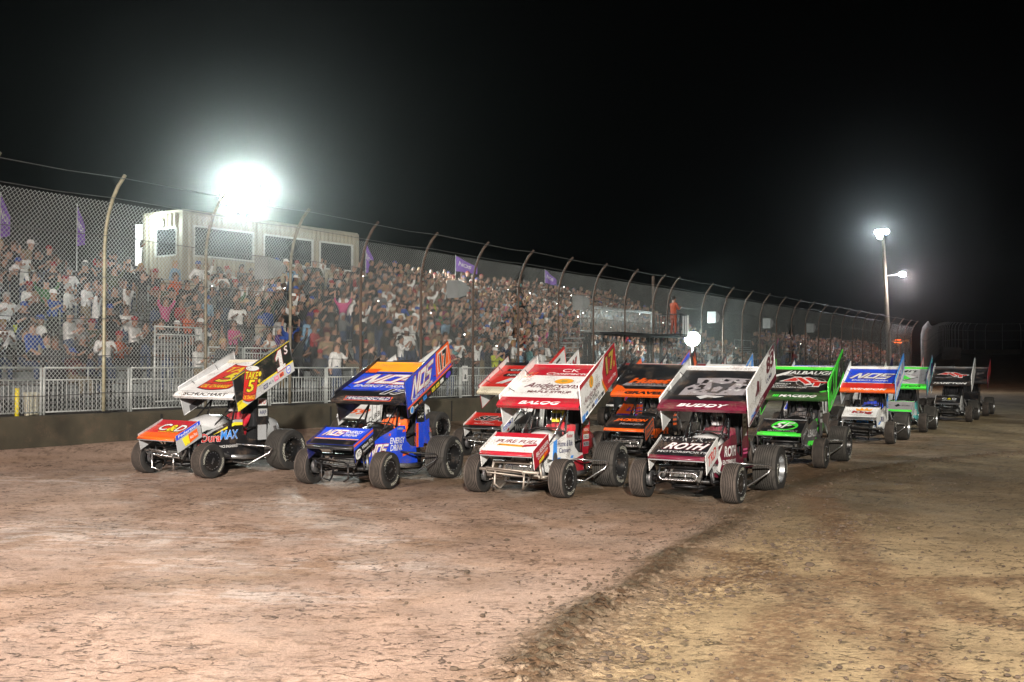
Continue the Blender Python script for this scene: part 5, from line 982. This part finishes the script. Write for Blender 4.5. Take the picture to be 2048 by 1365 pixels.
LO = dict(hood='orange', side='orange', tail='orange', guard='orange', fwing='orange', fw_lip='purple', fend='orange', wing='black', redge='orange', lip='orange', lb='blue', lb_edge='orange', rb='orange', rb_in='orange', bumpmat=m_black, nerf=m_black,
 decals=dict(rb=lambda b, s: (S(b, s, [(.1, .1), (.5, .2), (.85, .9), (.7, .95)], 'purple', 1), S(b, s, [(.0, .0), (.2, .0), (.3, .2), (.05, .3)], 'purple', 1)), lb=lambda b, s: (S(b, s, oval(.6, .5, .2, .35), 'white', 1), S(b, s, oval(.6, .5, .17, .29), 'blue', 2), T(b, s, 'B', .6, .5, .2, .4, 'white', 3, .05), T(b, s, '7', .9, .5, .14, .5, 'white', 3, .05)), fwing=lambda b, s: (T(b, s, 'LCI', .0, .5, .5, .4, 'purple', 2, .06, .1),), side=lambda b, s: (S(b, s, [(.3, .4), (.8, .5), (1.2, .9), (.8, .8)], 'purple', 1), T(b, s, 'BRUCE GORDON', .7, .55, .5, .08, 'white', 2), T(b, s, 'CASEY', .85, .74, .4, .14, 'purple', 2, .05)), hood=lambda b, s: S(b, s, rect(-.08, .1, .08, .9), 'purple', 1)))
LS = dict(hood='white', side='dkgrey', tail='white', guard='white', fwing='red', fw_lip='black', fw_edge='black', fend='white', wing='red', redge='black', wicker='black', lip='cream', lb='white', lb_edge='red', rb='white', rb_edge='darkred', bump='bar', bumpmat=m_chrome, axle=m_chrome, nerf=m_chrome, frame=m_chrome,
 decals=dict(wing=lambda b, s: (S(b, s, rect(-.52, 1.02, .1, 1.16), 'black'), T(b, s, 'CPS', -.25, 1.09, .4, .1, 'white', 2), S(b, s, [(-.5, .78), (-.45, .70), (.1, .70), (.1, .88), (-.45, .88)], 'black'), T(b, s, 'NAPA', -.18, .79, .4, .1, 'white', 2), T(b, s, '1', -.25, .45, .34, .3, 'white', 2, .08, .3), T(b, s, '1', .0, .4, .3, .3, 'grey', 1, .08, .3)),
  lb=lambda b, s: (T(b, s, 'GE', .60, .55, .42, .42, 'black', 2, .07, .15), T(b, s, 'SA', .22, .55, .3, .4, 'black', 2, .07, .15), S(b, s, rect(0, .9, 1, 1), 'red', 1)), fwing=lambda b, s: (T(b, s, 'SEAL', .12, .56, .84, .34, 'black', 2, .08, .35, 0, 'white', .05), T(b, s, 'INC', .0, .24, .24, .08, 'white', 2, .03, .2), T(b, s, 'TRUCK PARTS', .0, .12, .5, .06, 'white', 2, .03, .3)),
  fend=lambda b, s: (T(b, s, 'SYSTEM 1', .5, .56, .76, .3, 'blue', 1, .05, .1), S(b, s, [(.45, .1), (.58, .16), (.52, .32), (.4, .24)], 'crimson', 1)), side=lambda b, s: (S(b, s, oval(.36, .54, .05, .045), 'white', 1), T(b, s, 'O', .36, .54, .05, .05, 'black', 2), T(b, s, 'WHIPPLE', .74, .64, .62, .13, 'white', 1, .05, .2), T(b, s, 'SUPERCHARGERS', .76, .52, .5, .045, 'ltgrey', 1))))
LA = dict(hood='white', side='white', tail='white', guard='white', fwing='white', fw_lip='white', fend='white', wing='white', redge='black', wicker='dkgrey', lip='white', lb='white', rb='white', lb_edge='white', bumpmat=m_chrome, nerf=m_chrome, frame=m_black, bump='bar',
 decals=dict(wing=lambda b, s: (S(b, s, [(-.35, .85), (.15, .80), (.30, 1.1), (-.25, 1.16)], 'skyblue', 1),), fwing=lambda b, s: (T(b, s, '9', .18, .4, .26, .5, 'orange', 2, .08, .3), T(b, s, '5', -.1, .42, .26, .42, 'orange', 2, .08, .3)), fend=lambda b, s: T(b, s, 'CURB', .5, .45, .75, .4, 'black', 1, .02), side=lambda b, s: (T(b, s, 'Agnew', .8, .66, .5, .14, 'crimson', 1, .03, .3),)))
def simple(**k): d = dict(hood='white', side='white', tail='white', guard='white', fwing='white', fw_lip='white', fend='white', wing='white', lip='white', lb='white', rb='white', bumpmat=m_black, nerf=m_black); d.update(k); return d
# ---------------------------------------------------------------- placing
def at_lf(px, py, yaw):                       # from the ground contact of the left front wheel
    p = G(px, py); return (p.x-.735*cos(yaw), p.y-.735*sin(yaw))
def at_tip(px, t, yaw, k='L'):                # from the column of a sideboard's rear tip and a depth
    lx, ly = (.751, 2.007) if k == 'L' else (-.731, 2.1); y = t; x = 0
    for _ in range(20):
        ty = y+lx*sin(yaw)+ly*cos(yaw); x = (px-1024)/F*ty-(lx*cos(yaw)-ly*sin(yaw))
    return (x, y)
cars = []
def car(label, pos, yaw, sp): c = new_car(label, pos, yaw, sp); cars.append(c); return c
c1 = car('silver and black race car with a red oil can on its wing, front row left', (-5.90, 20.61), -.530, L1)
c2 = car('blue and orange winged race car numbered 17 in the front row', (-2.73, 19.28), -.453, L2)
c3 = car('white and red winged race car with a maple leaf emblem in the front row', (.12, 18.35), -.466, L3)
c4 = car('maroon and white race car with a grey graphic on its black wing, front row right', (2.69, 17.97), -.494, L4)
c5 = car('black race car with bright green sideboards and a green oval on its nose', at_lf(1641.3, 936.8, -.47), -.47, L5)
c6 = car('white race car with a blue and red wing and a yellow crown on its nose', at_lf(1781.3, 888.4, -.47), -.47, L6)
c7 = car('grey and green race car with teal sideboard behind the blue and red winged one', at_lf(1846.6, 865.3, -.46), -.46, L7)
c8 = car('silver race car with black wing and white sideboards near the far right', at_lf(1938.5, 844.5, -.46), -.46, L8)
c9 = car('all black race car with a red sideboard, last at the far right', at_lf(1971.7, 832.5, -.46), -.46, L9)
ch = car('black race car with orange wing lip and orange nose lettering behind the maroon one', (2.55, 24.9), -.46, LH)
cs = car('red and white race car with chrome axle behind the white maple leaf car', (-.42, 25.3), -.47, LS)
ca = car('plain white race car half hidden behind the blue and orange number 17', (-3.62, 28.6), -.57, LA)
c13 = car('orange and purple race car peeking between the red car and the black one', at_tip(1279.4, 31.5, -.46, 'R'), -.46, LO)
c14 = car('black race car with a 2C on its sideboard, mostly hidden in the pack', at_tip(1332.5, 38, -.46), -.46, simple(wing='black', lip='black', lb='black', rb='black', side='black', hood='black', fwing='black', fend='black', redge='darkred', dark=1, decals=dict(lb=lambda b, s: (T(b, s, '2', .72, .6, .2, .5, 'white', 1, .08, .2), T(b, s, 'C', .88, .78, .1, .25, 'white', 1, .05), S(b, s, [(.2, .2), (.5, .3), (.6, .9), (.3, .9)], 'red', 1)))))
c15 = car('white race car with a dark W on its sideboard, hidden behind the red one', at_tip(1154, 33, -.46), -.46, simple(decals=dict(lb=lambda b, s: (T(b, s, 'W', .72, .5, .3, .5, 'crimson', 1, .09, .1, 0, 'black', .06), T(b, s, 'LA', .3, .5, .34, .5, 'black', 1, .07)))))
c16 = car('white race car with tall plain white sideboards seen over the green one', at_tip(1678, 36, -.46), -.46, simple(rb='white', lb='ltgrey', fwing='blue', wing='blue'))
c17 = car('blue and white race car of which one sideboard shows behind the maroon one', at_tip(1503, 37, -.46), -.46, simple(lb='skyblue', lb_edge='ltgrey', decals=dict(lb=lambda b, s: T(b, s, 'Z', .7, .5, .3, .6, 'white', 1, .05))))
c18 = car('dark race car with a red and white M on its sideboard deep in the pack', at_tip(1450, 43, -.46), -.46, simple(lb='dkgrey', wing='darkred', rb='grey', decals=dict(lb=lambda b, s: T(b, s, 'M', .75, .5, .3, .6, 'white', 1, .06, 0, 0, 'red', .05))))
c19 = car('navy blue race car of which a pointed sideboard tip shows far back', at_tip(1783, 49, -.46), -.46, simple(lb='navy', wing='navy', rb='navy', lip='navy'))
c20 = car('white race car with a red edged sideboard far back beside the grey and green one', at_tip(1844.7, 46, -.46), -.46, simple(lb='white', lb_edge='red', decals=dict(lb=lambda b, s: T(b, s, '3', .75, .5, .2, .5, 'black', 1, .05))))
for c_, su, he, lb_ in ((c1, 'crimson', 'white', 'driver in white patterned helmet and red suit, seated in the silver oil can car'), (c2, 'orange', 'silver', 'driver in orange suit seated in the blue and orange number 17 car'), (c3, 'crimson', 'yellow', 'driver in yellow helmet seated in the white and red car'), (c4, 'maroon', 'silver', 'driver in pale helmet seated in the maroon and white car'),
    (c5, 'dkgrey', 'dkgrey', 'driver in dark helmet seated in the green and black car'), (c6, 'blue', 'dkgrey', 'driver in dark helmet seated in the crown nosed car'), (ch, 'black', 'black', 'driver in black helmet seated in the black and orange lettered car'), (cs, 'white', 'white', 'driver in white helmet seated in the red winged car')):
    driver(c_, su, he, lb_)
# ================================================================ the crowd
def pose(kind):
    # facing -y
    J = [(0, 0, .96), (0, .01, 1.15), (0, 0, 1.34), (0, .0, 1.49), (0, -.015, 1.585), (0, -.01, 1.68), (0, 0, 1.74)]
    Rr = [(.15, .11), (.135, .10), (.165, .11), .055, .075, .088, .06]; E = [(i, i+1) for i in range(6)]; reg = ['t', 's', 's', 'k', 'k', 'k', 'k']
    def ch(root, pts):
        pr = root
        for p, r, g in pts: J.append(p); Rr.append(r); reg.append(g); E.append((pr, len(J)-1)); pr = len(J)-1
    seat = kind.startswith('sit')
    for s in (-1, 1):
        if seat: ch(0, [((s*.11, -.05, .93), .10, 't'), ((s*.15, -.48, .93), .075, 't'), ((s*.15, -.52, .55), .055, 't'), ((s*.15, -.50, .50), .05, 'b'), ((s*.16, -.62, .48), .04, 'b')])
        else: ch(0, [((s*.10, 0, .88), .098, 't'), ((s*.12, -.015, .50), .065, 't'), ((s*.14, .02, .10), .046, 't'), ((s*.14, .02, .05), .045, 'b'), ((s*.15, -.13, .035), .038, 'b')])
        sh = ((s*.185, 0, 1.415), .07, 's')
        A = {'clap': [((s*.25, -.08, 1.15), .048, 's'), ((s*.14, -.28, 1.27), .034, 'k'), ((s*.05, -.36, 1.33), .04, 'k')],
             'down': [((s*.25, .02, 1.13), .048, 's'), ((s*.27, -.04, .90), .034, 'k'), ((s*.27, -.07, .82), .038, 'k')],
             'phone': [((s*.27, -.14, 1.25), .048, 's'), ((s*.15, -.33, 1.50), .034, 'k'), ((s*.07, -.37, 1.57), .038, 'k')],
             'raise': [((s*.30, -.03, 1.56), .046, 's'), ((s*.33, -.08, 1.82), .034, 'k'), ((s*.32, -.10, 1.91), .038, 'k')],
             'hips': [((s*.36, .06, 1.17), .048, 's'), ((s*.24, -.05, 1.02), .034, 'k'), ((s*.18, -.08, 1.0), .036, 'k')],
             'cross': [((s*.26, -.07, 1.15), .048, 's'), ((s*.05, -.20, 1.20), .036, 'k'), ((-s*.12, -.20, 1.22), .036, 'k')],
             'lap': [((s*.25, -.10, 1.15), .048, 's'), ((s*.18, -.32, 1.03), .034, 'k'), ((s*.10, -.40, 1.0), .036, 'k')]}
        m_ = {'clap': ('clap', 'clap'), 'down': ('down', 'down'), 'phone': ('phone', 'phone'), 'onephone': ('down', 'phone'), 'raise': ('raise', 'raise'), 'oneraise': ('clap', 'raise'), 'cross': ('cross', 'cross'), 'hips': ('hips', 'hips'), 'sit': ('lap', 'lap'), 'sitclap': ('clap', 'clap')}[kind]
        ch(2, [sh]+A[m_[0 if s < 0 else 1]])
    # nose
    J.append((0, -.095, 1.62)); Rr.append(.022); reg.append('k'); E.append((4, len(J)-1))
    return J, Rr, E, reg
def person_mesh(kind, sub, var):
    r = random.Random(var*31+len(kind)); J, Rr, E, reg = pose(kind)
    k = (1, 1.12, .92)[var % 3]
    J = [(x*(k if g != 'k' or z < 1.4 else 1)+r.uniform(-.012, .012)*(i > 6), y+r.uniform(-.02, .02)*(i > 6), z) for i, ((x, y, z), g) in enumerate(zip(J, reg))]
    Rr = [((q[0]*k, q[1]*k*1.05) if isinstance(q, tuple) else q*(k if g != 'k' else 1)) for q, g in zip(Rr, reg)]
    me = skin(J, Rr, E, sub)
    n = len(me.vertices); V = np.empty(n*3); me.vertices.foreach_get('co', V); V = V.reshape(-1, 3)
    A = np.array([J[a] for a, b in E]); B = np.array([J[b] for a, b in E]); rb = [reg[b] for a, b in E]; ra = [reg[a] for a, b in E]
    mi = []
    for p in me.polygons:
        c = V[list(p.vertices)].mean(0); d = B-A; t = np.clip(((c-A)*d).sum(1)/(d*d).sum(1), 0, 1); i = int(np.argmin(np.linalg.norm(c-A-d*t[:, None], axis=1)))
        g = rb[i] if t[i] > .45 or ra[i] == rb[i] else ra[i]
        if g == 'k' and ra[i] == 's' and c[2] < 1.46 and i < 3: g = 's'
        if c[2] < 1.02 and g == 's' and abs(c[0]) < .2: g = 't'
        mi.append({'k': 0, 's': 1, 't': 2, 'b': 3}[g])
    return me, mi
def cloth(name, c):
    if not name.startswith(('white', 'cap_white')): c = tuple(q*.8 for q in c)
    return mat('cloth_'+name, c, .9, 0, .22, 14)
SH = dict(black=(.014, .014, .016), charcoal=(.04, .042, .047), grey=(.16, .165, .17), white=(.72, .71, .69), tan=(.27, .20, .12), olive=(.07, .08, .04), navy=(.014, .022, .07), blue=(.03, .08, .36), red=(.34, .02, .03), maroon=(.10, .012, .02), pink=(.55, .07, .22), teal=(.12, .32, .33), lightblue=(.22, .36, .50), orange=(.60, .10, .02), yellow=(.55, .62, .03), purple=(.10, .04, .20), green=(.05, .16, .06), cream=(.45, .40, .30))
SHW = dict(black=40, charcoal=15, grey=13, white=19, tan=5, olive=5, navy=5, blue=1., red=2.6, maroon=2, pink=.5, teal=.8, lightblue=4, orange=.4, yellow=.2, purple=.5, green=.6, cream=4.5)
SK = [mat('skin_'+n, c, .6, 0, .12, 20) for n, c in (('fair', (.40, .225, .155)), ('medium', (.30, .155, .10)), ('tanned', (.22, .11, .07)), ('brown', (.13, .06, .035)))]
TR = [cloth('denim', (.05, .075, .15)), cloth('trousers_black', (.015, .015, .018)), cloth('khaki', (.24, .19, .12)), cloth('shorts_grey', (.12, .12, .12))]
TRN = ['jeans', 'black trousers', 'khaki trousers', 'grey trousers']; m_shoe = cloth('shoe', (.05, .045, .04))
HR = dict(brown=(.05, .026, .013), black=(.010, .008, .007), blond=(.34, .22, .10), grey=(.30, .29, .28)); CP = ['black', 'white', 'red', 'blue', 'grey', 'tan']
def head_mesh(kind):
    b = MB(); mt = SK[0]; rings = []
    if kind == 'cap':
        for z, r in ((1.655, .104), (1.69, .103), (1.73, .092), (1.762, .062), (1.775, .01)): rings.append([Vector((r*.90*cos(a), -.005+r*1.06*sin(a), z)) for a in [2*pi*i/12 for i in range(12)]])
        b.loft(rings, mt); b.slab([(-.07, -.08, 1.667), (.07, -.08, 1.667), (.055, -.185, 1.650), (0, -.20, 1.648), (-.055, -.185, 1.650)][::-1], (0, 0, 1), .012, mt)
    else:
        lo = 1.44 if kind == 'long' else 1.60
        for z, r, y0 in ((lo, .085 if kind == 'long' else .092, .035), (1.62, .100, .03), (1.68, .108, .012), (1.73, .095, .005), (1.765, .062, .0), (1.775, .01, 0)): rings.append([Vector((r*.92*cos(a), y0+r*1.0*sin(a)*(1 if sin(a) > 0 else (.25 if z < 1.66 else .98)), z)) for a in [2*pi*i/12 for i in range(12)]])
        b.loft(rings, mt)
    return b.build('hair', data_only=True)
HM = {k: head_mesh(k) for k in ('cap', 'short', 'long')}
KINDS = ['clap']*6+['phone']*5+['onephone']*2+['raise', 'oneraise', 'oneraise', 'cross', 'down', 'down', 'hips']
hi = {}; lo_ = {}
for kd in set(KINDS+['sit', 'sitclap']):
    for v in range(2): hi[kd, v] = person_mesh(kd, 1, v)
    lo_[kd] = person_mesh(kd, 0, 0)
_pm = {}
def person_data(kd, v, ms):
    me, mi = hi[kd, v]; k = (kd, v)
    if k not in _pm:
        me.polygons.foreach_set('material_index', mi)
        for _ in range(4): me.materials.append(None)
        me.polygons.foreach_set('use_smooth', [True]*len(me.polygons)); _pm[k] = me
    return me
def place_person(p, ang, kd, v, shirt, skn, tr, hat, hcol, label, sc=1., group='spectators in the stands', cat='person'):
    o = bpy.data.objects.new('person', person_data(kd, v, None)); C.objects.link(o); o.location = p; o.rotation_euler = (0, 0, ang); o.scale = (sc, sc, sc)
    for i, m_ in enumerate((skn, shirt, tr, m_shoe)): o.material_slots[i].link = 'OBJECT'; o.material_slots[i].material = m_
    tag(o, label, cat, group)
    h_ = bpy.data.objects.new('cap' if hat == 'cap' else 'hair', HM[hat]); C.objects.link(h_); h_.parent = o; h_.material_slots[0].link = 'OBJECT'; h_.material_slots[0].material = hcol
    return o
facing = math.atan2(-NY, -NX)+pi/2
spots = []
def pick(d, r): k = list(d); return r.choices(k, [d[i] for i in k])[0]
def proj(p): c, s = cos(PITCH), sin(PITCH); y, z = p.y*c+(p.z-H)*s, -p.y*s+(p.z-H)*c; return 1024+F*p.x/y, 682.5-F*z/y
def add_spots():
    r = random.Random(11)
    for s0, s1, rows, den in ((15, 34.3, 9, .80), (35.4, 73, 13, .90), (85, 123, 6, .72)):
        for i in range(rows):
            s = s0+r.uniform(0, .5)
            while s < s1:
                lim = 1. if s > 30 else .93
                if 34.5 < s < 45 and i > 10: s += .5; continue
                if r.random() < den*lim*(.75 if i in (0,) and s < 34 else 1): spots.append((SD(s, rowd(i)-.05+r.uniform(-.08, .08), rowz(i)), i, s))
                s += r.uniform(.46, .66)
    # people standing on the walkway in front
    s = 17
    while s < 76:
        if r.random() < .42: spots.append((SD(s, DW+r.uniform(1.3, 3.2), 1.1), -1, s))
        s += r.uniform(.5, 1.2)
add_spots()
hand = [  # people one can pick out in the photo: pixel of the head, distance of the row, clothes, pose
 ((105, 572), 3, 'blue', 'cap', 'clap', 'holding both hands to his mouth', 'above the left end of the railing'), ((64, 690), 0, 'blue', 'short', 'sit', 'seated', 'at the lower left'), ((435, 605), 2, 'black', 'long', 'down', 'standing', ''), ((330, 600), 3, 'pink', 'short', 'raise', 'with both arms raised', ''), ((362, 610), 3, 'red', 'short', 'clap', 'clapping', 'right of the pink one'),
 ((400, 632), 1, 'white', 'cap', 'phone', 'filming with a phone', 'behind the tall stair railing'), ((535, 615), 3, 'blue', 'short', 'down', 'standing', 'in the middle of the left crowd'), ((560, 633), 2, 'white', 'short', 'down', 'standing', ''), ((467, 655), 1, 'pink', 'long', 'clap', 'clapping', 'above the silver car'), ((628, 652), 1, 'red', 'short', 'clap', 'clapping', ''),
 ((673, 693), -1, 'white', 'long', 'onephone', 'holding a red cup', 'on the walkway above the blue car'), ((862, 625), 6, 'yellow', 'cap', 'hips', 'in a high visibility shirt', 'in the upper crowd'), ((990, 706), -1, 'yellow', 'cap', 'phone', 'in a high visibility shirt, taking a picture', 'on the walkway'), ((1040, 690), -1, 'lightblue', 'cap', 'down', 'standing', ''), ((1072, 690), -1, 'teal', 'long', 'down', 'standing', ''),
 ((905, 662), 3, 'tan', 'short', 'clap', 'clapping', ''), ((350, 548), 6, 'orange', 'short', 'hips', 'in a bright orange top', 'in the upper left crowd'), ((760, 528), 13, 'red', 'cap', 'phone', 'with a camera', 'standing high beside the folded purple flag'), ((695, 560), 9, 'cream', 'short', 'down', 'standing tall', ''), ((826, 588), 9, 'red', 'short', 'down', 'standing', ''), ((1265, 600), 6, 'blue', 'short', 'clap', 'clapping', '')]
special = []
for (px, py), row, sh, hat, kd, act, where in hand:
    d = rowd(row) if 0 <= row < 13 else (DW+2 if row < 0 else rowd(12)+.6); u = (px-1024)/F; t = d/(NX*u+NY); p = Vector((u*t, t, 0)); s = p.x*WX+p.y*WY
    z = rowz(row) if 0 <= row < 13 else (1.1 if row < 0 else rowz(12)); p.z = z; special.append((p, row, s, sh, hat, kd, act, where))
spots = [q for q in spots if all((q[0]-sp[0]).length > .42 for sp in special)]
seen = []
for q in spots:
    px, py = proj(q[0]+Vector((0, 0, 1.6)))
    if -40 < px < 2080: seen.append((q[0].length, q))
seen.sort(key=lambda a: a[0])
FP_N = {}
def where_is(p, row, s):
    n = (s-S0)/3.05
    post = int(round(n)); side_ = 'left' if n < post else 'right'
    px, _ = proj(p); 
    ref = min([(abs(fp(k)-s), k) for k in range(-2, 14)])[1]
    names = {-2: 'the left edge', -1: 'the left edge', 0: 'the first post', 1: 'the second post', 2: 'the third post', 3: 'the fourth post', 4: 'the fifth post', 5: 'the sixth post', 6: 'the seventh post', 7: 'the eighth post'}
    rn = 'on walkway' if row < 0 else ['front', 'second', 'third', 'fourth', 'fifth', 'sixth', 'seventh', 'eighth', 'ninth', 'tenth', 'eleventh', 'twelfth', 'top'][min(row, 12)]+' row'
    return rn+' near '+names.get(ref, 'the eighth post')
r = random.Random(5); n_ind = 0; rest = []; labels = {}
ACT = dict(clap='clapping', phone='filming', onephone='phone up', down='arms down', raise_='', oneraise='one arm raised', cross='arms folded', hips='hands on hips', sit='seated', sitclap='seated clapping'); ACT['raise'] = 'both arms raised'
phones = []
for p, row, s, sh, hat, kd, act, where in special:
    hc = cloth('cap_white', SH['white']) if hat == 'cap' else mat('hair_brown', HR['brown'], .7)
    lab = 'person in %s top %s, %s' % (sh, act.replace('in a high visibility shirt, ', 'and '), where or where_is(p, row, s)); labels[lab] = 1
    o = place_person(p, facing+r.uniform(-.2, .2), kd, 0, cloth(sh, SH[sh]), SK[r.choice((0, 1, 1, 2))], TR[0 if sh in ('white', 'lightblue') else 1], hat, hc, ' '.join(lab.split()[:16]), 1.02)
    if hat == 'cap' and sh == 'yellow': pass
for dist, (p, row, s) in seen:
    vis = True
    sit = (row >= 0 and s < 34 and row < 3 and r.random() < .35) or r.random() < .02
    kd = r.choice(['sit', 'sitclap']) if sit else r.choice(KINDS); sh = pick(SHW, r); hat = r.choices(['cap', 'short', 'long'], [40, 36, 24])[0]; hn = r.choice(CP) if hat == 'cap' else pick(dict(brown=6, black=4, blond=2.4, grey=2), r)
    ang = facing+r.gauss(0, .38); sc = r.uniform(.93, 1.06); tri = r.choices(range(4), [5, 4, 2, 2])[0]; ski = r.choices(range(4), [4, 5, 3, 1])[0]
    if kd in ('phone', 'onephone') and r.random() < .22: phones.append((p, ang, kd, sc))
    if n_ind < 279:
        hd = {'cap': hn+' cap', 'short': 'short '+hn+' hair', 'long': 'long '+hn+' hair'}[hat]; lab = '%s top, %s, %s, %s' % (sh, hd, ACT[kd], where_is(p, row, s))
        tries = 0
        while lab in labels and tries < 60:
            sh = pick(SHW, r); tri = r.randrange(4); hat = r.choice(['cap', 'short', 'long']); hn = r.choice(CP) if hat == 'cap' else r.choice(list(HR)); hd = {'cap': hn+' cap', 'short': 'short '+hn+' hair', 'long': 'long '+hn+' hair'}[hat]
            lab = '%s top, %s, %s, %s' % (sh, hd, ACT[kd], where_is(p, row, s)); tries += 1
        labels[lab] = 1; n_ind += 1
        hc = cloth('cap_'+hn, SH[hn]) if hat == 'cap' else mat('hair_'+hn, HR[hn], .7)
        place_person(p-Vector((0, 0, .48 if sit else 0)), ang, kd, r.randrange(2), cloth(sh, SH[sh]), SK[ski], TR[tri], hat, hc, lab, sc)
    else: rest.append((p-Vector((0, 0, .48 if sit else 0)), ang, kd, sh, hat, hn, sc, tri, ski))
# the farther spectators, past counting
mats_ = [SK[0], SK[1], SK[2], SK[3]]+[cloth(k, SH[k]) for k in SH]+TR+[m_shoe]+[cloth('cap_'+k, SH[k]) for k in CP]+[mat('hair_'+k, HR[k], .7) for k in HR]
ix = {m_.name: i for i, m_ in enumerate(mats_)}; VV = []; FF = []; MI = []; off = 0
geo = {}
for kd, (me, mi) in lo_.items():
    V = np.array([v.co[:] for v in me.vertices]); geo[kd] = (V, [tuple(q.vertices) for q in me.polygons], mi)
hgeo = {k: (np.array([v.co[:] for v in m_.vertices]), [tuple(q.vertices) for q in m_.polygons]) for k, m_ in HM.items()}
for p, ang, kd, sh, hat, hn, sc, tri, ski in rest:
    c, s_ = cos(ang), sin(ang); Rm = np.array([[c, -s_, 0], [s_, c, 0], [0, 0, 1]])*sc
    loc = (mats_.index(SK[ski]), ix['cloth_'+sh], mats_.index(TR[tri]), mats_.index(m_shoe))
    V, F_, mi = geo[kd]; VV.append(V @ Rm.T+np.array(p)); FF += [tuple(i+off for i in f) for f in F_]; MI += [loc[i] for i in mi]; off += len(V)
    V, F_ = hgeo[hat]; VV.append(V @ Rm.T+np.array(p)); FF += [tuple(i+off for i in f) for f in F_]; hi_ = ix['cloth_cap_'+hn] if hat == 'cap' else ix['hair_'+hn]; MI += [hi_]*len(F_); off += len(V)
me = bpy.data.meshes.new('crowd'); me.from_pydata(np.concatenate(VV).tolist(), [], FF); [me.materials.append(m_) for m_ in mats_]; me.polygons.foreach_set('material_index', MI); me.polygons.foreach_set('use_smooth', [True]*len(MI)); me.update()
o = bpy.data.objects.new('crowd', me); C.objects.link(o); tag(o, kind='stuff')
print('crowd', n_ind, len(rest), off)
# lit phones held up in the crowd
m_ph = glow('phone_torch', (1, .95, .85), 45); m_phb = mat('phone_case', (.02, .02, .02), .4, 0, 0)
r = random.Random(3); r.shuffle(phones); k = 0
for p, ang, kd, sc in phones:
    px, py = proj(p+Vector((0, 0, 1.5)))
    if not (380 < px < 1700) or k >= 26: continue
    hx_ = 0 if kd == 'phone' else .07; q = Vector((hx_*cos(ang)+.40*sin(ang), hx_*sin(ang)-.40*cos(ang), 1.60))*sc+p
    b = MB(); Rz = Matrix.Rotation(ang, 3, 'Z'); b.box(q, (.15, .012, .075), m_phb, Rz); b.lathe([(-.0, .018), (.004, .001)], m_ph, 8, c=(0, 0, 0)) if False else b.box(q+Rz @ Vector((.05, -.012, .015)), (.028, .008, .028), m_ph, Rz)
    o = b.build('phone'); n = (p.x*WX+p.y*WY-S0)/3.05; col_ = ['upper', 'middle', 'lower'][0 if p.z > 4.2 else 1 if p.z > 2.6 else 2]
    tag(o, 'small lit phone held up in the %s crowd, %s' % (col_, where_is(p, 5, p.x*WX+p.y*WY).split('near ')[1] if n < 7.5 else 'right of the eighth post'), 'phone', 'lit phones held up in the crowd'); k += 1
# steward on the platform, figure on the lit panel
q = SD(s_b-.42, DW-.25, zf+.07)
place_person(q, facing+1.1, 'clap', 0, cloth('orange_suit', (.36, .055, .016)), SK[2], cloth('orange_trousers', (.30, .045, .015)), 'short', mat('hair_black', HR['black'], .7), 'steward in orange and blue clothes standing in the platform basket above the wall', 1.0, 'stewards')
q = W(291, 540, 51.6); q.z = W(291, 532, 51.6).z-.3
place_person(q, facing-.5, 'oneraise', 0, cloth('black', SH['black']), SK[2], TR[1], 'short', mat('hair_black', HR['black'], .7), 'dark figure waving in front of the bright white panel by the press box', .95, 'people high beside the press box')
# ================================================================ night haze, volume added for lamp halos, partly standing in for lens bloom
b = MB(); b.box((20, 150, 10), (360, 420, 48), mat('haze_skin', (.5, .5, .5), 1, 0, 0)); hz = b.build('haze'); tag(hz, kind='stuff')
hm = bpy.data.materials.new('haze_air'); hm.use_nodes = True; n = hm.node_tree.nodes; n.remove(n['Principled BSDF']); v_ = n.new('ShaderNodeVolumePrincipled')
v_.inputs['Color'].default_value = (.85, .9, .9, 1); v_.inputs['Density'].default_value = .00028; v_.inputs['Anisotropy'].default_value = .965
hm.node_tree.links.new(v_.outputs[0], n['Material Output'].inputs['Volume']); hz.data.materials.clear(); hz.data.materials.append(hm)

for o in C.objects:
    if 'label' in o and not 4 <= len(o['label'].split()) <= 16: print('LABEL', len(o['label'].split()), o['label'])
